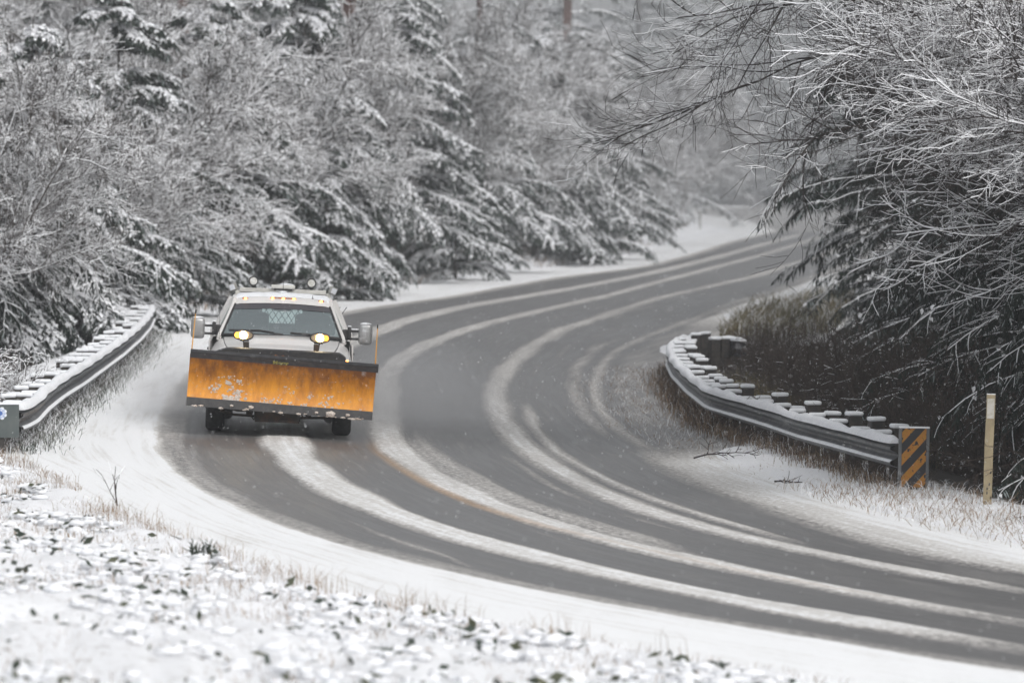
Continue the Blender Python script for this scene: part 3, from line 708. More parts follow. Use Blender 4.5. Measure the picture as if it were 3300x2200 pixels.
def fin(name, bm, m, parent=None, smooth=False, loc=None, rot=None, bevel=0, **k):
    bmesh.ops.recalc_face_normals(bm, faces=bm.faces)
    me = bpy.data.meshes.new(name); bm.to_mesh(me); bm.free()
    if smooth:
        me.polygons.foreach_set('use_smooth', [True] * len(me.polygons))
    o = link(name, me, m, parent, **k)
    if smooth: 
        try: me.set_sharp_from_angle(angle=R_(38))
        except Exception: pass
    if bevel:
        mo = o.modifiers.new('bevel', 'BEVEL'); mo.width = bevel; mo.segments = 2; mo.limit_method = 'ANGLE'
    if loc is not None: o.location = loc
    if rot is not None: o.rotation_euler = rot
    return o
def lump(bm, c, s, seed=0, sub=2, amp=.25):
    g = bmesh.ops.create_icosphere(bm, subdivisions=sub, radius=1.0); rg = random.Random(seed)
    off = [rg.uniform(-1, 1) for _ in range(40)]
    for i, v in enumerate(g['verts']):
        n = math.sin(v.co.x * 3.1 + off[0] * 9) * math.cos(v.co.y * 2.7 + off[1] * 9) + .6 * math.sin(v.co.z * 5 + v.co.x * 4 + off[2] * 9)
        k = 1 + amp * n * .5 + rg.uniform(-.05, .05)
        v.co = Vector((c[0] + v.co.x * s[0] * k, c[1] + v.co.y * s[1] * k, c[2] + v.co.z * s[2] * k))

# ------------------------------------------------------------------ guardrails
def smoothpath(P, step):
    P = np.array(P); d = np.r_[0, np.cumsum(np.linalg.norm(np.diff(P[:, :2], axis=0), axis=1))]
    s = np.arange(0, d[-1], step); Q = np.stack([np.interp(s, d, P[:, i]) for i in range(3)], 1)
    w = max(3, int(2.4 / step) | 1); k = np.hanning(w + 2)[1:-1]; k /= k.sum(); h = w // 2
    Qp = np.pad(Q, ((h, h), (0, 0)), mode='reflect', reflect_type='odd')
    return np.stack([np.convolve(Qp[:, i], k, 'valid') for i in range(3)], 1)
WPROF = [(.0, .0), (.02, -.012), (.098, -.045), (.102, -.075), (.03, -.115), (.004, -.14), (.004, -.165), (.03, -.19), (.102, -.23), (.098, -.26), (.02, -.293), (.0, -.305)]
def guardrail(path, side, label, nposts, seed, posth=(.0, .05), postgap=1.9, hb=.31, phase=.6):
    """path: top edge of the steel beam; side: +1 when the road lies to the right of the path direction"""
    rg = random.Random(seed)
    Q = smoothpath(path, .25)
    T = nrm(np.gradient(Q, axis=0) * [1, 1, 0]); S = np.stack([T[:, 1], -T[:, 0], T[:, 0] * 0], 1) * side   # towards the road
    root = empty('guardrail', tuple(Q[0] - [0, 0, .56]), label=label, cat='guardrail', group='snow capped steel guardrails')
    o0 = np.array(root.location)
    bm = bmesh.new()
    rows = [[tuple(q + s * d + UP * z * hb / .305 - o0) for d, z in WPROF] for q, s in zip(Q, S)]
    bgrid(bm, rows)
    rows2 = [[tuple(q + s * (d - .006) + UP * (z * hb / .305) - o0) for d, z in WPROF][::-1] for q, s in zip(Q, S)]
    bgrid(bm, rows2)
    fin('beam', bm, M['galv'], root, smooth=True)
    # snow lying on the beam
    bm = bmesh.new(); rows = []
    for i, (q, s) in enumerate(zip(Q, S)):
        h = .075 + .018 * math.sin(i * .37) + .012 * math.sin(i * 1.31 + 1) + rg.uniform(-.006, .006); w = .075 + .012 * math.sin(i * .51)
        if i in (0, len(Q) - 1): h *= .5
        c = q + s * .028
        rows.append([tuple(c + s * (w * math.cos(a)) + UP * (max(-.008, h * math.sin(a)) + .004) - o0) for a in np.linspace(-.1, math.pi + .1, 10)])
    R = bgrid(bm, rows); bm.faces.new(R[0]); bm.faces.new(R[-1][::-1])
    fin('snow_cap', bm, M['snow'], root, smooth=True)
    bm = bmesh.new(); rows = []   # thin snow caught on the lower corrugation
    for i, (q, s) in enumerate(zip(Q, S)):
        k = max(.05, min(1, .55 + .6 * math.sin(i * .23 + seed) + .3 * math.sin(i * .9)))
        rows.append([tuple(q + s * d + UP * (z * hb / .305 + e * k) - o0) for d, z, e in [(.07, -.203, .0), (.075, -.207, .012), (.088, -.215, .014), (.098, -.226, .014), (.104, -.234, .0)]])
    bgrid(bm, rows); fin('snow_line', bm, M['snow'], root, smooth=True)
    dd = np.r_[0, np.cumsum(np.linalg.norm(np.diff(Q, axis=0), axis=1))]
    pm = {}
    def block(kind, h, dx, wy, sn):
        """shared meshes: a timber block with its snow cap"""
        key = (kind, round(h, 2), round(dx, 2))
        if key not in pm:
            bm = bmesh.new(); bbox(bm, (0, 0, -h / 2), (dx, wy, h), bev=.008); me = bpy.data.meshes.new(kind); bm.to_mesh(me); bm.free(); me.materials.append(M['wood'])
            bm = bmesh.new(); bbox(bm, (0, 0, sn / 2 - .003), (dx + .03, wy + .03, sn), bev=sn * .45, seg=3); me2 = bpy.data.meshes.new('snow_cap'); bm.to_mesh(me2); bm.free(); me2.materials.append(M['snow'])
            me2.polygons.foreach_set('use_smooth', [True] * len(me2.polygons)); pm[key] = (me, me2)
        return pm[key]
    for k in range(nposts):
        s0 = phase + k * postgap
        if s0 > dd[-1] - .1: break
        i = int(np.searchsorted(dd, s0)); i = min(i, len(Q) - 1)
        q = Q[i]; s = S[i]; ang = math.atan2(s[1], s[0])
        bt = round(rg.uniform(.01, .06), 2); pt = round(rg.uniform(*posth), 2)
        for kind, off, hh, top, dx in (('block', .115, .36, bt, .19), ('post', .315, 1.3, pt, .17)):
            me, ms = block(kind, hh, dx, .15 if kind == 'block' else .18, .055)
            c = q - s * off + UP * top - o0
            for nm, mm in ((kind, me), ('snow_cap', ms)):
                o = bpy.data.objects.new(nm, mm); COL.objects.link(o)
                if nm == kind: o.parent = root; o.location = c; o.rotation_euler = (0, rg.uniform(-.03, .03), ang + rg.uniform(-.14, .14)); last = o
                else: o.parent = last
    return root, Q, S
H7 = .56
pl = [G(a, b, H7) for a, b in [(50, 1321), (61, 1318), (100, 1300), (138, 1262), (184, 1228), (260, 1184), (325, 1140), (383, 1101), (440, 1055), (472, 1021), (488, 990)]]
gl_root, QL, SL = guardrail(pl, 1, 'snow capped steel guardrail on wooden posts along the left shoulder', 32, 3, posth=(-.02, .06), hb=.30)
pr = [G(a, b, H7) for a, b in [(2895, 1428), (2858, 1420), (2728, 1386), (2592, 1352), (2494, 1320), (2397, 1293), (2294, 1264), (2229, 1216), (2180, 1168), (2163, 1134), (2172, 1110), (2195, 1098), (2235, 1090)]]
e_ = pr[-1]; pr += [e_ + np.array([.55, -.6, -.0]), e_ + np.array([.85, -2.0, 0.])]
gr_root, QR, SR = guardrail(pr, -1, 'curved steel guardrail with thick snow on top along the right shoulder', 40, 4, posth=(.0, .15), hb=.29, phase=1.3, postgap=1.55)

# ------------------------------------------------------------------ striped marker, tan post, end plate
def stripe_mat():
    m = mat('striped_board', (.55, .24, .02), .6); nt = m.node_tree; N = nt.nodes.new; L = nt.links.new; b = nt.nodes['Principled BSDF']
    tc = N('ShaderNodeTexCoord'); sp = N('ShaderNodeSeparateXYZ'); L(tc.outputs['Object'], sp.inputs[0])
    def mt(op, a, c):
        x = N('ShaderNodeMath'); x.operation = op
        for i, v in enumerate((a, c)):
            if isinstance(v, (int, float)): x.inputs[i].default_value = v
            else: L(v, x.inputs[i])
        return x.outputs[0]
    v = mt('SUBTRACT', sp.outputs['Z'], mt('MULTIPLY', sp.outputs['X'], 1.12))
    f = mt('FRACT', mt('DIVIDE', mt('ADD', v, 3 * .262 + .085), .262), 0)
    st = mt('LESS_THAN', f, .50)
    n = N('ShaderNodeTexNoise'); n.inputs['Scale'].default_value = 16; n.inputs['Detail'].default_value = 8; L(tc.outputs['Object'], n.inputs['Vector'])
    wear = mt('MULTIPLY', st, mt('LESS_THAN', n.outputs['Fac'], .60))
    mx = N('ShaderNodeMix'); mx.data_type = 'RGBA'; mx.inputs['A'].default_value = (.022, .023, .028, 1); mx.inputs['B'].default_value = (.50, .215, .02, 1)
    L(wear, mx.inputs['Factor']); 
    n2 = N('ShaderNodeTexNoise'); n2.inputs['Scale'].default_value = 40; n2.inputs['Detail'].default_value = 4; L(tc.outputs['Object'], n2.inputs['Vector'])
    mx2 = N('ShaderNodeMix'); mx2.data_type = 'RGBA'; mx2.blend_type = 'MULTIPLY'; mx2.inputs['Factor'].default_value = .5
    L(mx.outputs['Result'], mx2.inputs['A']); L(n2.outputs['Color'], mx2.inputs['B']); L(mx2.outputs['Result'], b.inputs['Base Color'])
    return m
D_ = pr[0][1] - .35; sc = F / D_; q = ray(2942, 1578) / ray(2942, 1578)[1] * D_ + [0, 0, CAMH]
root = empty('hazard_marker', tuple(q), (0, R_(1.2), R_(6)), label='black and yellow diagonally striped marker board at the near end of the right guardrail', cat='road sign')
w, h = 100 / sc, 190 / sc
bm = bmesh.new(); bbox(bm, (0, 0, h / 2 + .03), (w * .80, .006, h)); fin('board', bm, stripe_mat(), root)
for sx in (-1, 1):
    bm = bmesh.new(); bbox(bm, (sx * w * .45, 0, h / 2 - .1), (w * .10, .035, h + .28), bev=.004); fin('side_rail', bm, M['galv'], root)
bm = bmesh.new(); bbox(bm, (0, .05, h * .3), (.10, .09, h * 1.2), bev=.005); fin('post', bm, M['wood'], root)
bm = bmesh.new(); bbox(bm, (0, 0, h + .035 + .008), (w * 1.0, .05, .022), bev=.008, seg=2); fin('snow_cap', bm, M['snow'], root, smooth=True)

q = G(3180, 1640); sc = F / q[1]
root = empty('delineator_post', tuple(q), (0, R_(2.0), 0), label='slim tan plastic roadside post with a pale reflector at its top', cat='marker post')
hh = 370 / sc; ww = 28 / sc
bm = bmesh.new(); 
for i in range(1):
    rows = []
    for z in np.linspace(-.2, hh, 16):
        b_ = .002 * math.sin(z * 7)
        rows.append([(-ww / 2 + b_, .008, z), (-ww / 2 + b_, -.006, z), (0 + b_, -.014, z), (ww / 2 + b_, -.006, z), (ww / 2 + b_, .008, z)])
    R = bgrid(bm, rows, closed=True); bm.faces.new(R[-1]); bm.faces.new(R[0][::-1])
fin('blade', bm, M['tan'], root)
bm = bmesh.new(); bbox(bm, (0, -.0165, hh - .045 - .11), (ww * .82, .003, .22), bev=.001); fin('reflector', bm, M['reflector'], root)
bm = bmesh.new(); 
for i in range(7): lump(bm, (random.Random(i).uniform(-.02, .04), -.013, .03 + .05 * i + (.08 if i > 5 else 0)), (.010, .004, .018), i, 1)
fin('mud_splash', bm, M['black'], root)
bm = bmesh.new(); bbox(bm, (0, 0, hh + .004), (ww, .02, .012), bev=.004, seg=2); fin('snow_cap', bm, M['snow'], root, smooth=True)

q = G(20, 1440); D_ = pl[0][1] - .22; sc = F / D_
xx = lambda p: (p - 1650) / F * D_
zt = CAMH + (536 - 1303) / F * D_; zb = CAMH + (536 - 1410) / F * D_
root = empty('end_plate', (xx(5), D_, float(gz(xx(5), D_))), (0, 0, R_(4)), label='grey green steel plate with a blue and white sticker ending the left guardrail', cat='road sign')
g0 = root.location.z
bm = bmesh.new(); bbox(bm, (0, 0, (zt + zb) / 2 - g0), (110 / sc, .008, zt - zb)); fin('plate', bm, M['plate'], root)
bm = bmesh.new(); bbox(bm, (-.02, .06, (zt - g0) / 2 - .25), (.09, .09, zt - g0 + .2)); fin('post', bm, M['wood'], root)
bm = bmesh.new(); bbox(bm, (0, .0, zt - g0 + .012), (112 / sc, .04, .03), bev=.01, seg=2); fin('snow_cap', bm, M['snow'], root, smooth=True)
def scallop(r, k, amp, y, n=72): return [(r * (1 + amp * abs(math.sin(k * a / 2))) * math.cos(a), r * (1 + amp * abs(math.sin(k * a / 2))) * math.sin(a)) for a in np.linspace(0, 2 * math.pi, n, endpoint=False)]
st = empty('sticker', (0, 0, 0)); st.parent = root
st.location = (-5 / sc, -.006, (zt + zb) / 2 - g0 + 25 / sc)
# the sticker itself: white scalloped ground, blue ring of petals, blue centre
bm = bmesh.new(); bprism(bm, scallop(.066, 8, .22, 0), (-.001, .0)); s1 = fin('sticker', bm, M['white'], root, loc=st.location)
bpy.data.objects.remove(st)
bm = bmesh.new()
for a in np.linspace(0, 2 * math.pi, 8, endpoint=False):
    g = [(.049 * math.cos(a) + .017 * math.cos(t), .049 * math.sin(a) + .017 * math.sin(t)) for t in np.linspace(0, 2 * math.pi, 12, endpoint=False)]
    bprism(bm, g, (-.0022, -.0012))
fin('petals', bm, mat('pale_blue_print', (.30, .38, .58), .6, noise=(60, (.5, .56, .68), .4, .6)), s1)
bm = bmesh.new(); bprism(bm, scallop(.026, 6, .15, 0, 36), (-.0022, -.0012)); fin('centre', bm, M['blue'], s1)

# small roadside things beyond
q = G(1745, 812); sc = F / q[1]
root = empty('roadside_box', tuple(q), label='small dark roadside box with a flat cap of snow under the far conifers', cat='mailbox')
bm = bmesh.new(); bbox(bm, (0, 0, .62), (.62, .5, .32), bev=.03); fin('box', bm, M['wood'], root)
bm = bmesh.new(); bbox(bm, (0, 0, .81), (.74, .56, .09), bev=.035, seg=3); fin('snow_cap', bm, M['snow'], root, smooth=True)
bm = bmesh.new(); bbox(bm, (0, 0, .2), (.12, .12, .55)); fin('post', bm, M['wood'], root)
q = G(1690, 818)
root = empty('low_barrier', tuple(q), label='low snow topped wooden barrier left of the roadside box', cat='barrier')
bm = bmesh.new(); bbox(bm, (0, 0, .33), (.95, .12, .12), bev=.01); fin('rail', bm, M['wood'], root)
for sx in (-.35, .35):
    bm = bmesh.new(); bbox(bm, (sx, .0, .13), (.1, .1, .27)); fin('post', bm, M['wood'], root)
bm = bmesh.new(); bbox(bm, (0, 0, .415), (1.0, .16, .06), bev=.025, seg=3); fin('snow_cap', bm, M['snow'], root, smooth=True)
for px, py, hgt, nm, lb in [(2290, 668, 1.9, 'utility_pole', 'thin pale pole standing beside the far bend'), (2256, 742, 1.1, 'marker_post', 'short marker post with snow at the far inner shoulder')]:
    q = G(px, py); root = empty(nm, tuple(q), label=lb, cat='pole' if hgt > 1.5 else 'marker post')
    bm = bmesh.new(); bcyl(bm, (0, 0, -.2), (0, 0, hgt), .09 if hgt > 1.5 else .06, seg=10); fin('shaft', bm, M['alu'], root)
    bm = bmesh.new(); lump(bm, (0, 0, hgt + .03), (.12, .12, .05), 3); fin('snow_cap', bm, M['snow'], root, smooth=True)
# fallen branches on the right shoulder
def fallen(px, py, L, seed, lb, ang):
    rng = np.random.default_rng(seed); q = G(px, py); ac = Acc()
    P0 = np.array([[0, 0, .03]]); P = grow(P0, np.array([[math.cos(ang), math.sin(ang), .10]]), np.array([L]), 10, .12, [0, 0, -.02], rng); P[..., 2] = np.maximum(P[..., 2], .02)
    ac.tube(P, rad(np.array([.013]), 10, .3), .0)
    p, d, t, ix = kids(P, 7, .1, .95, .7, rng, .7); l = L * rng.uniform(.2, .5, len(t)); P2 = grow(p, d, l, 6, .14, [0, 0, .0], rng); P2[..., 2] = np.maximum(P2[..., 2], .015)
    ac.tube(P2, rad(np.full(len(t), .007), 6, .5), .0)
    p, d, t, ix = kids(P2, 3, .2, .95, .7, rng, .5); P3 = grow(p, d, rng.uniform(.06, .2, len(t)), 4, .14, [0, 0, .0], rng); P3[..., 2] = np.maximum(P3[..., 2], .015)
    ac.tube(P3, rad(np.full(len(t), .005), 4, .5), .0)
    me = ac.mesh('fallen_branch'); me.materials.append(M['dimtwig']); me.materials.append(M['twigsnow'])
    o = bpy.data.objects.new('fallen_branch', me); COL.objects.link(o); o.location = q + [0, 0, .03]; tag(o, lb, 'branch', 'broken branches on the right shoulder')
fallen(2235, 1490, .85, 4, 'dark broken branch lying on the snowy shoulder beside the right guardrail', -.1)
fallen(2495, 1566, .28, 5, 'tiny twig lying on the snow, nearer than the larger fallen branch', .1)

M['lampglow'] = mat('lamp_reflector', (.30, .24, .17), .3, noise=(40, (.20, .15, .10), .4, .7))
M['rackpaint'] = mat('pale_rack_paint', (.62, .61, .57), .5, noise=(7, (.45, .44, .41), .4, .7))
# ------------------------------------------------------------------ the plough truck: front axle at y=0, nose towards -y
_l = G(494 * 1.403, 991 * 1.403); _r = G(782 * 1.403, 1001 * 1.403); _c = (_l + _r) / 2
TR = empty('plow_truck', tuple(_c + [0, 0, .015]), label='pewter pickup truck with lit lamps and an orange snow plow blade driving towards the camera', cat='truck')
TR.rotation_euler = (0, R_(2.3), math.atan2(-_c[0], _c[1])); TR.rotation_mode = 'XYZ'
TR.rotation_euler = (Matrix.Rotation(math.atan2(-_c[0], _c[1]), 3, 'Z') @ Matrix.Rotation(R_(2.3), 3, 'Y')).to_euler()
P_ = M['paint']
# --- front end, hood and fenders: sections along y
def sect(y, hw, zt, zl, crown=.05, dome=0.0):
    pts = []
    for t in np.linspace(-1, 1, 41):
        x = t * .80 * hw
        z = zt + crown * (1 - t * t) + dome * float(sstep(.50, .42, abs(x)))
        pts.append((x, y, z))
    side = [(.86, -.035), (.92, -.085), (.965, -.16), (.99, -.26), (1.0, -.42), (.995, -.6)]
    R = [(x * hw, y, zt + dz) for x, dz in side] + [(.99 * hw, y, zl)]
    L = [(-x, yy, z) for x, yy, z in R][::-1]
    return L + pts + R
bm = bmesh.new(); rows = []
for y, hw, zt, dome in [(-.86, .90, 1.00, 0), (-.84, .95, 1.075, .0), (-.78, .98, 1.115, .0), (-.60, .99, 1.135, .004), (-.3, .995, 1.160, .008), (-.02, .995, 1.180, .010), (.02, .995, 1.183, .035), (.3, .995, 1.215, .035), (.62, .99, 1.245, .03), (.72, .985, 1.255, .0)]:
    d = math.hypot(y, 0); arch = math.sqrt(max(0, .50 ** 2 - y * y)) if abs(y) < .5 else 0
    rows.append(sect(y, hw, zt, max(.5, .40 + arch), .035, dome))
R = bgrid(bm, rows); bm.faces.new(R[0])
fin('body', bm, P_, TR, smooth=True)
bm = bmesh.new()   # hood shut lines
for s in (-1, 1): bpath(bm, [(s * .70, -.80, 1.135), (s * .745, -.4, 1.168), (s * .775, .1, 1.197), (s * .80, .7, 1.255)], .005, 6)
fin('hood_seam', bm, M['black'], TR)
bm = bmesh.new(); bbox(bm, (0, -.88, .88), (1.5, .06, .34), bev=.03)
for k in range(5): bbox(bm, (0, -.92, .76 + k * .06), (1.3, .03, .022))
fin('grille', bm, M['black'], TR)
bm = bmesh.new(); bbox(bm, (0, -.98, .60), (1.9, .16, .20), bev=.04, seg=2); fin('bumper', bm, M['alu'], TR, smooth=True)
for s in (-1, 1):
    bm = bmesh.new(); bbox(bm, (s * .82, -.86, .93), (.24, .10, .22), bev=.03, seg=2); hl = fin('headlight', bm, M['lens'], TR, smooth=True)
bm = bmesh.new()
for dx in (-.030, .0, .030): bbox(bm, (.868 + dx, -.93, 1.045), (.018, .02, .022), bev=.005)
fin('turn_signal', bm, M['amber'], TR)
# --- cab lower body and doors
bm = bmesh.new(); rows = []
for y, hw in [(.70, .985), (.85, .985), (2.75, .985)]:
    rows.append([(-hw, y, .45), (-hw, y, 1.0), (-hw * .985, y, 1.15), (-hw * .955, y, 1.26), (-.80, y, 1.285), (.80, y, 1.285), (hw * .955, y, 1.26), (hw * .985, y, 1.15), (hw, y, 1.0), (hw, y, .45)])
R = bgrid(bm, [r[:5] for r in rows]); bgrid(bm, [r[5:] for r in rows]); bbox(bm, (0, 2.74, .9), (1.94, .03, .86))
bbox(bm, (0, .72, .95), (1.6, .03, .58))
fin('cab', bm, P_, TR, smooth=True)
for s in (-1, 1):
    bm = bmesh.new(); bbox(bm, (s * .985, 1.35, .85), (.03, 1.05, .72), bev=.012, seg=2); d = fin('door', bm, P_, TR)
    bm = bmesh.new(); bbox(bm, (s * 1.012, 1.72, 1.06), (.03, .16, .035), bev=.008); fin('handle', bm, M['black'], d)
# --- cowl, pillars, roof
WB = lambda t: (.835 * t, .74 - .10 * (1 - t * t), 1.282 + .012 * (1 - t * t))
WT = lambda t: (.670 * t, 1.46 - .07 * (1 - t * t), 1.700 + .030 * (1 - t * t))
bm = bmesh.new(); bgrid(bm, [[(x * .80 / .835, y - .03, z - .02) for x, y, z in [WB(t) for t in np.linspace(-1, 1, 17)]], [(x * .82 / .835, y + .05, z + .02) for x, y, z in [WB(t) for t in np.linspace(-1, 1, 17)]]])
fin('cowl', bm, M['black'], TR)

for s in (-1, 1):
    for pts, rr in (([(s * .865, .70, 1.23), (s * .845, .80, 1.30), (s * .76, 1.12, 1.50), (s * .685, 1.46, 1.70), (s * .665, 1.62, 1.775)], [.032, .032, .028, .028, .03]),
                    ([(s * .665, 1.55, 1.76), (s * .672, 2.0, 1.79), (s * .672, 2.4, 1.785), (s * .70, 2.66, 1.74)], [.032] * 4),
                    ([(s * .93, 2.66, 1.24), (s * .82, 2.69, 1.5), (s * .70, 2.70, 1.76)], [.06] * 3),
                    ([(s * .915, 1.92, 1.24), (s * .80, 1.94, 1.5), (s * .68, 1.95, 1.77)], [.04] * 3)):
        bm = bmesh.new(); bpath(bm, pts, rr, 8); fin('pillar', bm, P_, TR, smooth=True)
bm = bmesh.new(); rows = []
for y, z0, w in [(1.44, 1.702, .675), (1.50, 1.745, .672), (1.62, 1.785, .668), (1.8, 1.800, .668), (2.2, 1.805, .668), (2.6, 1.79, .675), (2.74, 1.74, .69)]:
    rows.append([(w * t, y - (.07 * (1 - t * t) if y < 1.7 else 0), z0 + .032 * (1 - t * t) - .03 * max(0, abs(t) - .9) * 10 * .6) for t in np.linspace(-1, 1, 21)])
bgrid(bm, rows); bgrid(bm, [[(x, y, z - .03) for x, y, z in r] for r in rows])
roof = fin('roof', bm, P_, TR, smooth=True)
bm = bmesh.new(); rows = []; rg = random.Random(2)   # snow on the roof, ragged at the front
for j, y in enumerate(np.linspace(0, 1, 14)):
    row = []
    for t in np.linspace(-1, 1, 41):
        f = 1.60 + .035 * math.sin(t * 9 + 1) + .03 * math.sin(t * 23) + .02 * math.sin(t * 51) - .05 * (1 - t * t) + .06 * (t > .2) * math.sin(t * 4)
        yy = f + (2.68 - f) * y; e = min(1, y * 6, (1 - y) * 8) ** .5 * min(1, (1 - abs(t)) * 12 + .02) ** .5
        zb = np.interp(yy, [1.44, 1.50, 1.62, 1.8, 2.2, 2.6, 2.74], [1.702, 1.745, 1.785, 1.800, 1.805, 1.79, 1.74]) + .032 * (1 - t * t)
        row.append((.655 * t, yy, zb - .004 + e * (.032 + .006 * math.sin(t * 17 + y * 9) + rg.uniform(-.002, .002))))
    rows.append(row)
bgrid(bm, rows); fin('snow_cap', bm, M['snow'], roof, smooth=True)
# --- glass
def pane(rows, name, m, **k):
    bm = bmesh.new(); bgrid(bm, rows); return fin(name, bm, m, TR, smooth=True, **k)
def wsrow(f, out=0):
    return [tuple(np.array(WB(t)) * (1 - f) + np.array(WT(t)) * f + np.array([0, -.05 * math.sin(f * math.pi) - out, out * .4])) for t in np.linspace(-1, 1, 17)]
pane([wsrow(f) for f in np.linspace(0, 1, 7)], 'windshield', M['glass'])
pane([wsrow(f, .006) for f in np.linspace(.83, 1, 3)], 'sun_strip', mat('tinted_strip', (.06, .058, .065), .3))
bm = bmesh.new()
bgrid(bm, [wsrow(f, .008) for f in (0, .055)])
for s in (-1, 1):
    bpath(bm, [tuple(np.array(WB(s)) * (1 - f) + np.array(WT(s)) * f + np.array([-s * .012, -.012 - .05 * math.sin(f * math.pi), 0])) for f in np.linspace(0, 1, 6)], .016, 6)
fin('window_seal', bm, M['black'], TR)
for s in (-1, 1):
    pane([[(s * .925, 1.0, 1.25), (s * .925, 1.9, 1.25)], [(s * .70, 1.45, 1.70), (s * .69, 1.9, 1.74)]], 'side_window', M['glass'])
    pane([[(s * .925, 1.98, 1.25), (s * .92, 2.62, 1.25)], [(s * .69, 1.98, 1.75), (s * .69, 2.64, 1.73)]], 'side_window', M['glass'])
# rear wall round the rear window, and the wire guard behind it
bm = bmesh.new()
for c, sz in [((0, 2.70, 1.35), (1.5, .03, .14)), ((0, 2.70, 1.70), (1.36, .03, .12)), ((-.66, 2.70, 1.5), (.20, .03, .40)), ((.66, 2.70, 1.5), (.20, .03, .40))]: bbox(bm, c, sz)
fin('rear_wall', bm, M['cabin'], TR)
pane([[(-.56, 2.705, 1.42), (.56, 2.705, 1.42)], [(-.56, 2.705, 1.64), (.56, 2.705, 1.64)]], 'rear_window', M['rearglass'])
bm = bmesh.new()
for k in range(-9, 10):
    for s in (-1, 1): bpath(bm, [(k * .09 - s * .10, 2.80, 1.38), (k * .09 + s * .10, 2.80, 1.68)], .005, 4)
fin('wire_guard', bm, M['black'], TR)
for s in (-1, 1):
    bm = bmesh.new(); bbox(bm, (s * .43, 1.95, 1.28), (.50, .16, .62), bev=.07, seg=3); bbox(bm, (s * .43, 1.95, 1.615), (.30, .12, .15), bev=.045, seg=3); fin('seat', bm, M['seat'], TR, smooth=True)
bm = bmesh.new(); bbox(bm, (0, 1.96, 1.2), (.34, .16, .45), bev=.05, seg=2); fin('seat', bm, M['seat'], TR, smooth=True)
bm = bmesh.new(); bbox(bm, (0, 1.12, 1.16), (1.62, .55, .20), bev=.05, seg=2); fin('dashboard', bm, M['cabin'], TR, smooth=True)
bm = bmesh.new(); rows = []
for a in np.linspace(0, 2 * math.pi, 25): rows.append([(.43 + math.cos(a) * (.17 + .014 * math.cos(b)), 1.42 + math.sin(a) * .07 + .0 * b, 1.30 + math.sin(a) * (.155 + .014 * math.cos(b)) + .014 * math.sin(b)) for b in np.linspace(0, 2 * math.pi, 7)])
bgrid(bm, rows); fin('steering_wheel', bm, M['black'], TR, smooth=True)
bm = bmesh.new(); bbox(bm, (.0, 1.44, 1.655), (.25, .03, .065), bev=.02, seg=2); fin('rear_view_mirror', bm, M['black'], TR, smooth=True)
# --- wipers
for x0, pts in ((-.55, [(.02, .60, 1.325), (-.10, .60, 1.335), (-.30, .62, 1.36), (-.72, .68, 1.350)]), (.2, [(.78, .66, 1.305), (.5, .61, 1.325), (.30, .60, 1.335), (.12, .60, 1.345)])):
    bm = bmesh.new(); bpath(bm, pts, .013, 6); bpath(bm, [(p[0], p[1] - .02, p[2] + .012) for p in pts[1:]], .010, 6); fin('wiper', bm, M['black'], TR)
# --- mirrors
for s in (-1, 1):
    mr = fin('side_mirror', (lambda b: (bbox(b, (s * 1.157, .96, 1.36), (.19, .14, .29), bev=.05, seg=3), b)[1])(bmesh.new()), mat('mirror_shell', (.33, .33, .33), .35, metal=.4, noise=(14, (.60, .61, .62), .5, .72)), TR, smooth=True)
    bm = bmesh.new()
    bbox(bm, (s * .935, .97, 1.375), (.05, .10, .16), bev=.012)
    for z in (1.40, 1.29): bpath(bm, [(s * .85, .98, z), (s * 1.09, .965, z)], .017, 8)
    bbox(bm, (s * .87, 1.0, 1.34), (.10, .12, .14), bev=.02)
    fin('arm', bm, M['black'], mr, smooth=True)
    bm = bmesh.new(); lump(bm, (s * 1.157, .96, 1.505), (.085, .065, .018), 4); bpath(bm, [(s * .95, .975, 1.422), (s * 1.07, .965, 1.422)], .013, 6); bbox(bm, (s * .935, .97, 1.462), (.05, .08, .018), bev=.006)
    fin('snow_cap', bm, M['snow'], mr, smooth=True)
# --- clearance lamps, antennas
for x, z in ((-.519, 1.775), (.533, 1.773)):
    bm = bmesh.new(); bbox(bm, (x, 1.545, z + .002), (.088, .05, .028), bev=.011, seg=2); h = fin('clearance_lamp', bm, M['amberoff'], TR, smooth=True)
    bm = bmesh.new(); lump(bm, (x, 1.513, z + .004), (.020, .012, .012), 1, 1, 0); fin('bulb', bm, M['amber'], h)
bm = bmesh.new(); bbox(bm, (.006, 1.505, 1.797), (.36, .05, .030), bev=.011, seg=2); h = fin('clearance_lamp', bm, M['amberoff'], TR, smooth=True)
for x in (-.142, .006, .154):
    bm = bmesh.new(); lump(bm, (x, 1.473, 1.800), (.021, .012, .012), 1, 1, 0); fin('bulb', bm, M['amber'], h)
bm = bmesh.new(); bcyl(bm, (0, 1.95, 1.84), (0, 1.95, 1.865), .055, .045, 16); lump(bm, (0, 1.95, 1.875), (.055, .055, .018), 3); fin('antenna', bm, M['snow'], TR, smooth=True)
bm = bmesh.new(); bcyl(bm, (0, 1.95, 1.87), (0, 1.95, 2.02), .007, .003, 6); bcyl(bm, (.415, 1.62, 1.79), (.415, 1.62, 1.815), .024, .014, 10); bcyl(bm, (.415, 1.62, 1.8), (.412, 1.60, 1.85), .006, .004, 6)
bcyl(bm, (-.855, .62, 1.24), (-.865, .60, 2.02), .003, .0015, 5); fin('antenna_whip', bm, M['black'], TR)
